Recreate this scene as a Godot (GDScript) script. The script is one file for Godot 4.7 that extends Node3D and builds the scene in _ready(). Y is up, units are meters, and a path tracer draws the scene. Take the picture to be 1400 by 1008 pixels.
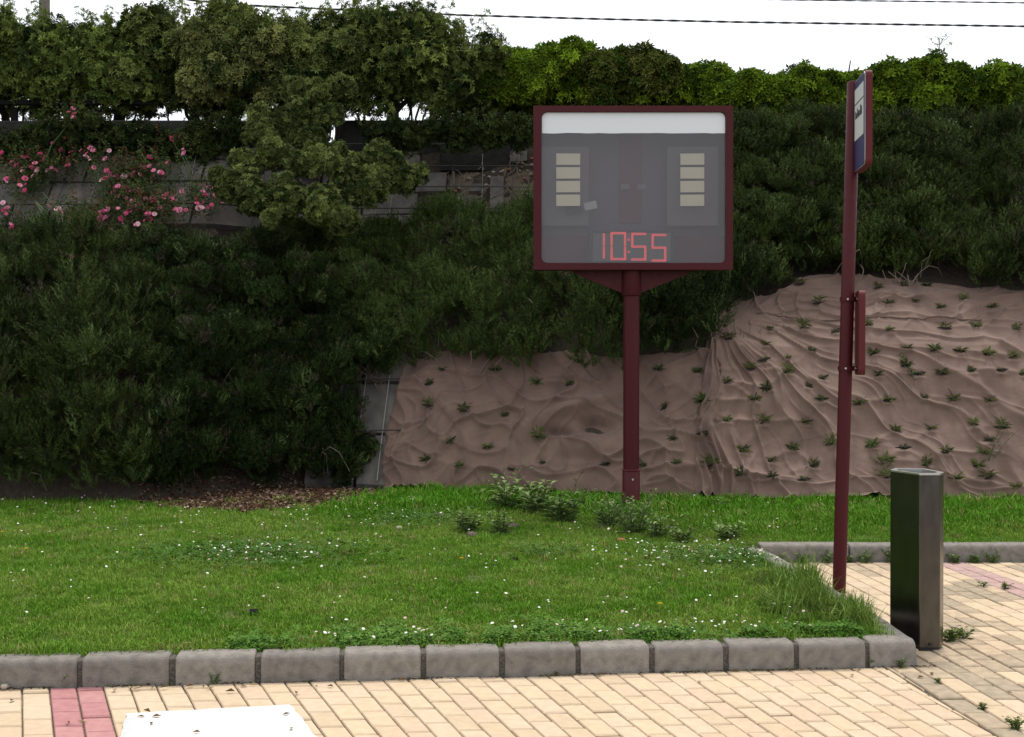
extends Node3D

# The camera stands at x = 0, z = 0 on the paving and looks along -z. Metres, y up.
const EYE := 1.28
const FOCAL := 1750.0
const FLAT := 4294967295

var rng := RandomNumberGenerator.new()
var wav := FastNoiseLite.new()
var fine := FastNoiseLite.new()
var used := {}
var M := {}


# ------------------------------------------------------------------ measuring
func at(px: float, py: float, depth: float) -> Vector3:
	return Vector3((px - 700.0) / FOCAL * depth, EYE - (py - 490.0) / FOCAL * depth, -depth)

func on_ground(px: float, py: float, h := 0.0) -> Vector3:
	return at(px, py, FOCAL * (EYE - h) / (py - 490.0))

func lin(table: Array, x: float) -> float:
	if x <= table[0][0]:
		return table[0][1]
	for i in table.size() - 1:
		if x <= table[i + 1][0]:
			return lerpf(table[i][1], table[i + 1][1], (x - table[i][0]) / (table[i + 1][0] - table[i][0]))
	return table[-1][1]


# ------------------------------------------------------------------ scene tree helpers
func numbered(called: String) -> String:
	if not used.has(called):
		used[called] = 0
		return called
	used[called] += 1
	return "%s_%03d" % [called, used[called]]

func tag(o: Node, label: String, category: String, group := "") -> void:
	o.set_meta("label", label)
	o.set_meta("category", category)
	if group != "":
		o.set_meta("group", group)

func thing(called: String, label: String, category: String, where := Vector3.ZERO, group := "") -> Node3D:
	var o := Node3D.new()
	o.name = numbered(called)
	add_child(o)
	o.position = where
	tag(o, label, category, group)
	return o

func setting(called: String) -> Node3D:
	var o := Node3D.new()
	o.name = numbered(called)
	add_child(o)
	o.set_meta("kind", "structure")
	return o

func obj(called: String, mesh: Mesh, material: Material, parent: Node = null, where := Vector3.ZERO) -> MeshInstance3D:
	var o := MeshInstance3D.new()
	o.mesh = mesh
	o.material_override = material
	if parent == null:
		o.name = numbered(called)
		add_child(o)
	else:
		o.name = called
		parent.add_child(o, true)
	o.position = where
	return o

func many(called: String, mesh: Mesh, material: Material, places: Array, tints: Array, parent: Node = null) -> MultiMeshInstance3D:
	var mm := MultiMesh.new()
	mm.transform_format = MultiMesh.TRANSFORM_3D
	mm.use_colors = true
	mm.mesh = mesh
	mm.instance_count = places.size()
	for i in places.size():
		mm.set_instance_transform(i, places[i])
		mm.set_instance_color(i, tints[i])
	var o := MultiMeshInstance3D.new()
	o.multimesh = mm
	o.material_override = material
	if parent == null:
		o.name = numbered(called)
		add_child(o)
	else:
		o.name = called
		parent.add_child(o, true)
	return o


# ------------------------------------------------------------------ materials
func rgb(r: float, g: float, b: float) -> Color:
	return Color(r, g, b).linear_to_srgb()

func noise_tex(freq: float, a: Color, b: Color, s: int, octaves := 4, size := 512, c := Color(-1, 0, 0)) -> NoiseTexture2D:
	var n := FastNoiseLite.new()
	n.noise_type = FastNoiseLite.TYPE_SIMPLEX_SMOOTH
	n.seed = s
	n.frequency = freq
	n.fractal_octaves = octaves
	var t := NoiseTexture2D.new()
	t.width = size
	t.height = size
	t.seamless = true
	t.noise = n
	var g := Gradient.new()
	g.set_color(0, a)
	g.set_color(1, b)
	if c.r >= 0.0:
		g.add_point(0.5, c)
	t.color_ramp = g
	return t

func bump_tex(freq: float, s: int, strength := 4.0, octaves := 4) -> NoiseTexture2D:
	var n := FastNoiseLite.new()
	n.noise_type = FastNoiseLite.TYPE_SIMPLEX_SMOOTH
	n.seed = s
	n.frequency = freq
	n.fractal_octaves = octaves
	var t := NoiseTexture2D.new()
	t.width = 512
	t.height = 512
	t.seamless = true
	t.as_normal_map = true
	t.bump_strength = strength
	t.noise = n
	return t

func mat(called: String, c: Color, rough := 0.8, metal := 0.0) -> StandardMaterial3D:
	var m := StandardMaterial3D.new()
	m.resource_name = called
	m.albedo_color = c
	m.roughness = rough
	m.metallic = metal
	M[called] = m
	return m

func textured(called: String, tex: Texture2D, scale: float, rough := 0.9, bump: Texture2D = null, bump_scale := 1.0) -> StandardMaterial3D:
	var m := mat(called, Color.WHITE, rough)
	m.albedo_texture = tex
	m.uv1_triplanar = true
	m.uv1_world_triplanar = true
	m.uv1_scale = Vector3.ONE * scale
	if bump:
		m.normal_enabled = true
		m.normal_texture = bump
		m.normal_scale = bump_scale
	return m

func leafy(called: String, rough := 0.55, through := 0.35) -> StandardMaterial3D:
	var m := mat(called, Color.WHITE, rough)
	m.vertex_color_use_as_albedo = true
	m.metallic_specular = 0.16
	m.backlight_enabled = true
	m.backlight = Color(through, through, through * 0.5)
	return m

func make_materials() -> void:
	var grit := bump_tex(0.08, 5, 3.0)
	var coarse := bump_tex(0.03, 6, 5.0)
	# five casts of the buff paver, two of the stained one, two of the red one
	var buffs := [[0.520, 0.405, 0.275], [0.535, 0.418, 0.285], [0.500, 0.385, 0.262], [0.525, 0.415, 0.292], [0.51, 0.39, 0.272]]
	for i in 5:
		var c: Array = buffs[i]
		textured("paver_buff_%d" % i, noise_tex(0.02, rgb(c[0] * 0.90, c[1] * 0.89, c[2] * 0.87), rgb(c[0] * 1.07, c[1] * 1.07, c[2] * 1.07), 20 + i), 1.7, 0.92, grit, 0.35)
	var stains := [[0.33, 0.265, 0.185], [0.40, 0.315, 0.215], [0.47, 0.36, 0.245], [0.37, 0.29, 0.20]]
	for i in 4:
		var c: Array = stains[i]
		textured("paver_stained_%d" % i, noise_tex(0.018, rgb(c[0] * 0.75, c[1] * 0.76, c[2] * 0.78), rgb(c[0] * 1.2, c[1] * 1.18, c[2] * 1.15), 30 + i), 1.5, 0.93, grit, 0.4)
	textured("paver_red_0", noise_tex(0.02, rgb(0.36, 0.165, 0.16), rgb(0.45, 0.23, 0.22), 41), 1.7, 0.92, grit, 0.35)
	textured("paver_red_1", noise_tex(0.02, rgb(0.33, 0.14, 0.14), rgb(0.42, 0.20, 0.20), 42), 1.7, 0.92, grit, 0.35)
	textured("paver_faded", noise_tex(0.02, rgb(0.34, 0.215, 0.20), rgb(0.46, 0.32, 0.28), 43), 1.7, 0.92, grit, 0.35)
	textured("joint_sand", noise_tex(0.05, rgb(0.06, 0.048, 0.034), rgb(0.30, 0.235, 0.16), 50), 2.0, 1.0, grit, 0.8)
	textured("road_paint", noise_tex(0.03, rgb(0.60, 0.60, 0.59), rgb(0.88, 0.88, 0.87), 51, 5, 512, rgb(0.84, 0.84, 0.83)), 2.2, 0.7, grit, 0.3)
	for i in 4:
		var k: float = [1.0, 0.9, 1.1, 0.96][i]
		textured("kerb_concrete_%d" % i, noise_tex(0.012, rgb(0.125 * k, 0.113 * k, 0.098 * k), rgb(0.255 * k, 0.232 * k, 0.204 * k), 60 + i, 6, 512, rgb(0.192 * k, 0.174 * k, 0.152 * k)), 2.6, 0.93, grit, 1.0)
	textured("mortar", noise_tex(0.05, rgb(0.03, 0.027, 0.022), rgb(0.17, 0.15, 0.125), 66), 3.0, 1.0, coarse, 1.0)
	textured("soil", noise_tex(0.03, rgb(0.018, 0.013, 0.009), rgb(0.075, 0.055, 0.038), 70, 5), 1.1, 1.0, coarse, 1.0)
	textured("slit_shade_soil", noise_tex(0.03, rgb(0.006, 0.005, 0.004), rgb(0.022, 0.016, 0.011), 76, 5), 3.0, 1.0, coarse, 1.0)  # soil inside the cloth slits, darkened to paint in the shade of their depth
	textured("pale_soil", noise_tex(0.04, rgb(0.05, 0.038, 0.026), rgb(0.20, 0.155, 0.11), 71, 5), 1.6, 1.0, coarse, 1.0)
	textured("turf_soil", noise_tex(0.012, rgb(0.040, 0.060, 0.010), rgb(0.100, 0.130, 0.024), 72, 6), 1.2, 1.0, coarse, 0.8)
	textured("wall_concrete", noise_tex(0.01, rgb(0.045, 0.040, 0.034), rgb(0.155, 0.140, 0.120), 73, 6, 512, rgb(0.098, 0.089, 0.077)), 0.9, 0.95, grit, 0.8)
	textured("shade_toned_wall", noise_tex(0.01, rgb(0.006, 0.006, 0.005), rgb(0.022, 0.020, 0.017), 74, 6), 0.9, 0.97, coarse, 0.8)  # near black: shade below the hedge painted into the wall colour
	textured("plateau_soil", noise_tex(0.01, rgb(0.06, 0.05, 0.035), rgb(0.13, 0.11, 0.07), 75, 5), 0.4, 1.0)
	# woven cloth: stretched noise gives the weave, coarse noise the fading and the dried mud
	var cloth := textured("cloth", noise_tex(0.006, rgb(0.088, 0.053, 0.040), rgb(0.200, 0.133, 0.102), 80, 6, 1024, rgb(0.140, 0.087, 0.066)), 0.55, 0.88, bump_tex(0.25, 81, 1.5, 2), 0.25)
	cloth.rim_enabled = true
	cloth.rim = 0.15
	mat("maroon", rgb(0.060, 0.0075, 0.0105), 0.75).metallic_specular = 0.3
	M.maroon.roughness_texture = noise_tex(0.02, Color(0.45, 0.45, 0.45), Color(0.8, 0.8, 0.8), 83, 5)
	M.maroon.uv1_triplanar = true
	M.maroon.uv1_scale = Vector3.ONE * 2.0
	mat("maroon_faded", rgb(0.095, 0.018, 0.020), 0.6).metallic_specular = 0.3
	mat("navy", rgb(0.018, 0.020, 0.085), 0.4)
	mat("sign_white", rgb(0.52, 0.54, 0.50), 0.5)
	mat("ink", rgb(0.012, 0.012, 0.014), 0.6)
	mat("aluminium", rgb(0.55, 0.55, 0.56), 0.35, 0.9)
	var steel := mat("steel", rgb(0.130, 0.127, 0.123), 0.30, 1.0)
	steel.roughness_texture = noise_tex(0.02, Color(0.7, 0.7, 0.7), Color(0.95, 0.95, 0.95), 84, 5)
	steel.albedo_texture = noise_tex(0.01, Color(0.84, 0.83, 0.81), Color(1, 1, 1), 85, 5)
	steel.uv1_triplanar = true
	steel.uv1_scale = Vector3(3.0, 1.2, 3.0)
	mat("steel_edge", rgb(0.62, 0.61, 0.59), 0.3, 1.0)
	mat("black_plastic", rgb(0.012, 0.012, 0.013), 0.6)
	mat("film_white", rgb(0.70, 0.72, 0.745), 0.5)
	mat("cabinet_grey", rgb(0.105, 0.088, 0.105), 0.8)
	mat("cabinet_pale", rgb(0.42, 0.42, 0.43), 0.8)
	mat("cabinet_maroon", rgb(0.10, 0.030, 0.042), 0.7)
	mat("board_grey", rgb(0.150, 0.135, 0.148), 0.8)
	mat("slip_cream", rgb(0.84, 0.77, 0.58), 0.8)
	mat("clock_grey", rgb(0.10, 0.105, 0.11), 0.5)
	mat("clock_case", rgb(0.02, 0.02, 0.022), 0.5)
	var led := mat("led_red", rgb(0.55, 0.08, 0.09), 0.5)
	led.emission_enabled = true
	led.emission = rgb(0.85, 0.10, 0.11)
	led.emission_energy_multiplier = 0.32
	var pane := mat("acrylic", Color(rgb(0.150, 0.140, 0.153), 0.40), 0.24)
	pane.transparency = BaseMaterial3D.TRANSPARENCY_ALPHA
	leafy("leaf_waxy", 0.42, 0.25)
	leafy("leaf_needle", 0.6, 0.2)
	leafy("leaf_grass", 0.55, 0.5)
	leafy("leaf_soft", 0.6, 0.4)
	leafy("petal", 0.7, 0.5)
	leafy("litter", 0.9, 0.1)
	textured("bark", noise_tex(0.03, rgb(0.008, 0.006, 0.005), rgb(0.035, 0.028, 0.021), 90, 5), 5.0, 0.95, coarse, 1.0)
	textured("dry_twig", noise_tex(0.03, rgb(0.10, 0.078, 0.055), rgb(0.26, 0.21, 0.16), 91, 4), 6.0, 0.95)
	textured("pole_wood", noise_tex(0.02, rgb(0.10, 0.085, 0.07), rgb(0.24, 0.21, 0.175), 92, 5), 3.0, 0.95)
	textured("pebble", noise_tex(0.03, rgb(0.22, 0.185, 0.14), rgb(0.48, 0.42, 0.33), 93, 4), 9.0, 0.9)
	textured("terracotta_bit", noise_tex(0.03, rgb(0.22, 0.07, 0.03), rgb(0.38, 0.14, 0.07), 94, 4), 9.0, 0.9)
	mat("wire_pale", rgb(0.24, 0.225, 0.21), 0.7)
	mat("wire_dark", rgb(0.03, 0.025, 0.022), 0.7)
	mat("cable", rgb(0.02, 0.02, 0.022), 0.6)
	mat("rail_dark", rgb(0.010, 0.0095, 0.009), 0.8).metallic_specular = 0.2
	mat("stem_green", rgb(0.05, 0.085, 0.02), 0.7)


# ------------------------------------------------------------------ shapes
func start() -> SurfaceTool:
	var st := SurfaceTool.new()
	st.begin(Mesh.PRIMITIVE_TRIANGLES)
	return st

func finish(st: SurfaceTool) -> ArrayMesh:
	st.generate_normals()
	return st.commit()

func tri(st: SurfaceTool, a: Vector3, b: Vector3, c: Vector3) -> void:
	st.add_vertex(a); st.add_vertex(b); st.add_vertex(c)

func quad(st: SurfaceTool, a: Vector3, b: Vector3, c: Vector3, d: Vector3) -> void:
	tri(st, a, b, c); tri(st, a, c, d)

# a box with chamfered edges
func box(st: SurfaceTool, xf: Transform3D, size: Vector3, c := 0.004) -> void:
	st.set_smooth_group(FLAT)
	var h := size / 2.0
	c = minf(c, minf(h.x, minf(h.y, h.z)) * 0.9)
	var v := {}
	for sx in [-1, 1]:
		for sy in [-1, 1]:
			for sz in [-1, 1]:
				var s := Vector3(sx, sy, sz)
				v[[sx, sy, sz, 0]] = xf * (s * Vector3(h.x, h.y - c, h.z - c))
				v[[sx, sy, sz, 1]] = xf * (s * Vector3(h.x - c, h.y, h.z - c))
				v[[sx, sy, sz, 2]] = xf * (s * Vector3(h.x - c, h.y - c, h.z))
	for ax in 3:
		for s in [-1, 1]:
			var f := []
			for k in [[-1, -1], [1, -1], [1, 1], [-1, 1]]:
				var key := [0, 0, 0, ax]
				key[ax] = s
				key[(ax + 1) % 3] = k[0]
				key[(ax + 2) % 3] = k[1]
				f.append(v[key])
			if s > 0:
				quad(st, f[3], f[2], f[1], f[0])
			else:
				quad(st, f[0], f[1], f[2], f[3])
	for ax in 3:
		var b := (ax + 1) % 3
		var d := (ax + 2) % 3
		for s in [-1, 1]:
			for t in [-1, 1]:
				var f := []
				for k in [[-1, b], [1, b], [1, d], [-1, d]]:
					var key := [0, 0, 0, k[1]]
					key[ax] = k[0]
					key[b] = s
					key[d] = t
					f.append(v[key])
				if s * t > 0:
					quad(st, f[0], f[1], f[2], f[3])
				else:
					quad(st, f[3], f[2], f[1], f[0])
	for sx in [-1, 1]:
		for sy in [-1, 1]:
			for sz in [-1, 1]:
				var a: Vector3 = v[[sx, sy, sz, 0]]
				var b2: Vector3 = v[[sx, sy, sz, 1]]
				var c2: Vector3 = v[[sx, sy, sz, 2]]
				if sx * sy * sz > 0:
					tri(st, a, c2, b2)
				else:
					tri(st, a, b2, c2)

func box_mesh(size: Vector3, c := 0.004) -> ArrayMesh:
	var st := start()
	box(st, Transform3D(), size, c)
	return finish(st)

# a round bar through points
func tube(st: SurfaceTool, pts: Array, radii: Array, sides := 8, caps := true) -> void:
	var rings := []
	for i in pts.size():
		var d: Vector3 = (pts[mini(i + 1, pts.size() - 1)] - pts[maxi(i - 1, 0)]).normalized()
		if d.length() < 0.5:
			d = Vector3.UP
		var u := d.cross(Vector3(0.31, 0.17, 0.93)).normalized()
		if absf(d.y) > 0.95:
			u = d.cross(Vector3(0, 0, 1)).normalized()
		var w := d.cross(u)
		var ring := []
		for k in sides:
			var a := TAU * k / sides
			ring.append(pts[i] + (u * cos(a) + w * sin(a)) * radii[i])
		rings.append(ring)
	st.set_smooth_group(1)
	for i in pts.size() - 1:
		for k in sides:
			var n := (k + 1) % sides
			quad(st, rings[i][k], rings[i][n], rings[i + 1][n], rings[i + 1][k])
	if caps:
		st.set_smooth_group(FLAT)
		for k in range(1, sides - 1):
			tri(st, rings[0][0], rings[0][k + 1], rings[0][k])
			tri(st, rings[-1][0], rings[-1][k], rings[-1][k + 1])

func bar(pts: Array, r: float, sides := 8) -> ArrayMesh:
	var st := start()
	var radii := []
	for p in pts:
		radii.append(r)
	tube(st, pts, radii, sides)
	return finish(st)

# an upright slab with the outline pts (x, y), from z0 (back) to z1 (front)
func slab(st: SurfaceTool, pts: PackedVector2Array, z0: float, z1: float) -> void:
	st.set_smooth_group(FLAT)
	var idx := Geometry2D.triangulate_polygon(pts)
	for i in range(0, idx.size(), 3):
		var a := pts[idx[i]]
		var b := pts[idx[i + 1]]
		var c := pts[idx[i + 2]]
		tri(st, Vector3(a.x, a.y, z1), Vector3(b.x, b.y, z1), Vector3(c.x, c.y, z1))
		tri(st, Vector3(a.x, a.y, z0), Vector3(c.x, c.y, z0), Vector3(b.x, b.y, z0))
	for i in pts.size():
		var a := pts[i]
		var b := pts[(i + 1) % pts.size()]
		quad(st, Vector3(a.x, a.y, z0), Vector3(b.x, b.y, z0), Vector3(b.x, b.y, z1), Vector3(a.x, a.y, z1))

func rounded_rect(x0: float, y0: float, x1: float, y1: float, r: float, steps := 6) -> PackedVector2Array:
	var p := PackedVector2Array()
	for c in [[x1 - r, y1 - r, 0.0], [x0 + r, y1 - r, PI / 2], [x0 + r, y0 + r, PI], [x1 - r, y0 + r, PI * 1.5]]:
		for k in steps + 1:
			var a: float = c[2] + PI / 2 * k / steps
			p.append(Vector2(c[0] + cos(a) * r, c[1] + sin(a) * r))
	return p

# a paving brick: footprint in (x, z) round the origin, chamfered top
func brick(poly: PackedVector2Array, c := 0.005, thick := 0.05) -> ArrayMesh:
	var st := start()
	st.set_smooth_group(FLAT)
	var mid := Vector2.ZERO
	for p in poly:
		mid += p / poly.size()
	var inner := PackedVector2Array()
	for p in poly:
		inner.append(p + (mid - p).normalized() * c * 1.4)
	var n := poly.size()
	for i in n:
		var j := (i + 1) % n
		var a := Vector3(poly[i].x, -c, poly[i].y)
		var b := Vector3(poly[j].x, -c, poly[j].y)
		quad(st, Vector3(a.x, -thick, a.z), Vector3(b.x, -thick, b.z), b, a)
		quad(st, a, b, Vector3(inner[j].x, 0, inner[j].y), Vector3(inner[i].x, 0, inner[i].y))
	for i in range(1, n - 1):
		tri(st, Vector3(inner[0].x, 0, inner[0].y), Vector3(inner[i].x, 0, inner[i].y), Vector3(inner[i + 1].x, 0, inner[i + 1].y))
	return finish(st)

func place(p: Vector3, up: Vector3, size: float, spin: float) -> Transform3D:
	var y := up.normalized()
	var x := y.cross(Vector3(0.13, 0.21, 0.97)).normalized()
	var b := Basis(x, y, x.cross(y))
	return Transform3D((b * Basis(Vector3.UP, spin)).scaled(Vector3.ONE * size), p)

func rand_dir() -> Vector3:
	var v := Vector3(rng.randfn(), rng.randfn(), rng.randfn())
	return v.normalized()

func tint(a: Color, b: Color, spread := 0.15) -> Color:
	var c := a.lerp(b, rng.randf())
	var k := 1.0 + rng.randf_range(-spread, spread)
	return Color(c.r * k, c.g * k, c.b * k)


# ------------------------------------------------------------------ plant pieces
# a leaf folded along its midrib
func leaf(st: SurfaceTool, base: Vector3, dir: Vector3, up: Vector3, length: float, width: float, fold := 0.25) -> void:
	var side := dir.cross(up).normalized()
	var n := side.cross(dir).normalized()
	var tip := base + dir * length - n * length * 0.1
	var mid := base + dir * length * 0.55
	var l := mid + side * width * 0.5 + n * width * fold
	var r := mid - side * width * 0.5 + n * width * fold
	tri(st, base, l, tip)
	tri(st, base, tip, r)

func blade(st: SurfaceTool, base: Vector3, lean: Vector3, h: float, w: float) -> void:
	var side := Vector3(-lean.z, 0, lean.x)
	side = side.normalized() if side.length() > 0.001 else Vector3.RIGHT
	var m := base + Vector3(0, h * 0.6, 0) + lean * h * 0.3
	var t := base + Vector3(0, h * (1.0 - lean.length() * 0.25), 0) + lean * h
	tri(st, base - side * w, base + side * w, m + side * w * 0.75)
	tri(st, base - side * w, m + side * w * 0.75, m - side * w * 0.75)
	tri(st, m - side * w * 0.75, m + side * w * 0.75, t)

func grass_tuft(n: int, radius: float, h: float, w: float, lean: float) -> ArrayMesh:
	var st := start()
	st.set_smooth_group(FLAT)
	for i in n:
		var a := rng.randf() * TAU
		var r := sqrt(rng.randf()) * radius
		var d := rng.randf() * TAU
		blade(st, Vector3(cos(a) * r, -0.005, sin(a) * r), Vector3(cos(d), 0, sin(d)) * rng.randf_range(0.1, 1.0) * lean, h * rng.randf_range(0.5, 1.0), w * rng.randf_range(0.7, 1.2))
	return finish(st)

func rosemary_sprig(stems: int, h: float) -> ArrayMesh:
	var st := start()
	st.set_smooth_group(FLAT)
	for s in stems:
		var a := rng.randf() * TAU
		var out := Vector3(cos(a), 0, sin(a)) * rng.randf_range(0.1, 0.55)
		var hh := h * rng.randf_range(0.6, 1.0)
		var b0 := Vector3(cos(a), 0, sin(a)) * rng.randf() * 0.02
		var n := 17
		for i in n:
			var t := 0.12 + 0.88 * i / (n - 1.0)
			var p := b0 + out * hh * t * (1.2 - 0.4 * t) + Vector3(0, hh * t, 0)
			var q := rng.randf() * TAU
			var d := Vector3(cos(q), rng.randf_range(0.5, 1.3) + (0.8 if i > n - 4 else 0.0), sin(q)).normalized()
			var side := d.cross(rand_dir()).normalized()
			var len := rng.randf_range(0.024, 0.040)
			tri(st, p - side * 0.0036, p + side * 0.0036, p + d * len)
	return finish(st)

func rosette_sprig(heads: int, leaf_len: float, leaf_w: float, leaves: int, reach: float) -> ArrayMesh:
	var st := start()
	st.set_smooth_group(FLAT)
	for hd in heads:
		var o := rand_dir()
		o.y = absf(o.y) + 0.2
		o = o.normalized() * reach * rng.randf_range(0.5, 1.0)
		var ax := (o.normalized() + Vector3(0, 0.5, 0)).normalized()
		for i in leaves:
			var a := TAU * i * 0.382 + rng.randf() * 0.4
			var u := ax.cross(Vector3(0.3, 0.1, 0.9)).normalized()
			var w := ax.cross(u)
			var lift := lerpf(0.0, 1.1, float(i) / leaves) + rng.randf_range(-0.15, 0.15)
			var d := ((u * cos(a) + w * sin(a)) + ax * lift).normalized()
			leaf(st, o + d * 0.006, d, ax, leaf_len * rng.randf_range(0.7, 1.05), leaf_w * rng.randf_range(0.8, 1.1))
	return finish(st)

func loose_sprig(n: int, length: float, leaf_len: float, leaf_w: float) -> ArrayMesh:
	var st := start()
	st.set_smooth_group(FLAT)
	for i in n:
		var t := rng.randf()
		var p := Vector3(sin(t * 3.0) * 0.15 * length, t * length, cos(t * 2.0) * 0.1 * length)
		var d := rand_dir()
		d.y = absf(d.y) * 0.7
		leaf(st, p, d.normalized(), Vector3.UP, leaf_len * rng.randf_range(0.6, 1.1), leaf_w * rng.randf_range(0.7, 1.1), 0.15)
	return finish(st)


# ------------------------------------------------------------------ the bank
const PROFILE := [[-0.6, 0.07], [0.0, 0.10], [0.9, 1.35], [2.05, 2.18], [3.2, 3.38], [3.35, 3.76], [3.7, 3.80]]
const TOE := [[-9.0, 10.5], [-4.1, 10.35], [-3.0, 10.25], [-2.4, 10.95], [-1.7, 11.35], [-1.2, 11.2], [0.0, 11.0], [1.3, 10.35], [4.1, 10.3], [9.0, 10.3]]
var arc := []

func toe(x: float) -> float:
	return lin(TOE, x)

func rise(s: float) -> float:
	return lin(PROFILE, s)

# a = way up the slope from its toe
func bank(x: float, a: float, off := 0.0) -> Vector3:
	var s := lin(arc, a)
	var n := bank_normal(a)
	return Vector3(x, rise(s), -(toe(x) + s)) + n * off

func bank_normal(a: float) -> Vector3:
	var s0 := lin(arc, a - 0.25)
	var s1 := lin(arc, a + 0.25)
	var t := Vector2(s1 - s0, rise(s1) - rise(s0)).normalized()
	return Vector3(0, t.x, t.y)

# (x, way up the slope) where the line of sight through a measured point meets the slope, off metres above it
func on_bank(px: float, py: float, off := 0.0) -> Vector2:
	var best := Vector2.ZERO
	var least := 1e9
	for i in 190:
		var a := i * 0.03 - 0.3
		var p := bank((px - 700.0) / FOCAL * 11.5, a, off)
		for k in 3:
			p = bank((px - 700.0) / FOCAL * -p.z, a, off)
		var e := absf(at(px, py, -p.z).y - p.y)
		if e < least:
			least = e
			best = Vector2(p.x, a)
	return best

func bank_poly(pix: Array, off: float) -> PackedVector2Array:
	var out := PackedVector2Array()
	for p in pix:
		out.append(on_bank(p[0], p[1], off))
	return out

func edge_distance(p: Vector2, poly: PackedVector2Array) -> float:
	var d := 1e9
	for i in poly.size():
		d = minf(d, p.distance_to(Geometry2D.get_closest_point_to_segment(p, poly[i], poly[(i + 1) % poly.size()])))
	return d


# ------------------------------------------------------------------ build
func _ready() -> void:
	rng.seed = 4711
	wav.seed = 3
	wav.frequency = 1.0
	wav.noise_type = FastNoiseLite.TYPE_SIMPLEX_SMOOTH
	wav.fractal_octaves = 1
	fine.seed = 8
	fine.frequency = 1.0
	fine.noise_type = FastNoiseLite.TYPE_SIMPLEX_SMOOTH
	fine.fractal_octaves = 3

	var cam := Camera3D.new()
	cam.name = "camera"
	add_child(cam)
	cam.position = Vector3(0, EYE, 0)
	cam.rotation.x = -atan(14.0 / FOCAL)
	cam.fov = rad_to_deg(2.0 * atan(504.0 / FOCAL))
	cam.near = 0.1
	cam.far = 400.0
	cam.current = true

	var env := Environment.new()
	env.background_mode = Environment.BG_SKY
	var sky := Sky.new()
	var sm := ProceduralSkyMaterial.new()
	sm.sky_top_color = Color(0.97, 0.98, 1.0)
	sm.sky_horizon_color = Color(0.93, 0.95, 0.98)
	sm.sky_curve = 0.25
	sm.ground_bottom_color = Color(0.35, 0.34, 0.30)
	sm.ground_horizon_color = Color(0.45, 0.44, 0.42)
	sm.sun_angle_max = 1.0
	sky.sky_material = sm
	env.sky = sky
	env.background_energy_multiplier = 0.78
	env.tonemap_mode = Environment.TONE_MAPPER_LINEAR
	env.tonemap_exposure = 1.75
	env.sdfgi_enabled = true
	env.ssao_enabled = true
	env.ssil_enabled = true
	var we := WorldEnvironment.new()
	we.name = "world_environment"
	we.environment = env
	add_child(we)

	var sun := DirectionalLight3D.new()
	sun.name = "sun"
	add_child(sun)
	sun.rotation_degrees = Vector3(-66, 160, 0)
	sun.light_color = Color(1.0, 0.97, 0.92)
	sun.light_energy = 0.5
	sun.light_angular_distance = 10.0
	sun.shadow_enabled = true

	make_materials()
	var steps := 0.0
	for i in PROFILE.size():
		if i > 0:
			steps += Vector2(PROFILE[i][0] - PROFILE[i - 1][0], PROFILE[i][1] - PROFILE[i - 1][1]).length()
		arc.append([steps, PROFILE[i][0]])
	for e in arc:
		e[0] -= arc_zero()

	build_ground()
	build_paving()
	build_kerbs()
	build_lawn()
	build_bank()
	build_wall()
	build_cloth()
	build_display()
	build_post()
	build_bin()
	build_rosemary()
	build_hedge()
	build_roses()
	build_skyline()
	build_litter()
	build_weeds()

var zero_arc := -1.0
func arc_zero() -> float:
	if zero_arc < 0.0:
		zero_arc = Vector2(PROFILE[1][0] - PROFILE[0][0], PROFILE[1][1] - PROFILE[0][1]).length()
	return zero_arc


func build_ground() -> void:
	var st := start()
	quad(st, Vector3(-150, -0.09, -10.0), Vector3(150, -0.09, -10.0), Vector3(150, -0.09, 150), Vector3(-150, -0.09, 150))
	var g := obj("ground", finish(st), M.plateau_soil)
	g.set_meta("kind", "structure")


# kerb line along the front of the lawn, and the corner it turns
const K0 := Vector2(-1.978, -4.945)
const K1 := Vector2(1.700, -5.310)

func kerb_at(u: float, back := 0.0) -> Vector2:
	var d := (K1 - K0).normalized()
	return K0 + d * u + Vector2(d.y, -d.x) * back

const LEAN := [[-3.0, -0.385], [0.0, -0.385], [0.8, -0.395], [1.45, -0.335], [3.0, -0.2], [3.7, -0.145], [5.0, -0.145]]

func row_point(u: float, r: float) -> Vector2:
	var t := lin(LEAN, u)
	return kerb_at(u) + Vector2(-t, 1.0).normalized() * r

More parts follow.
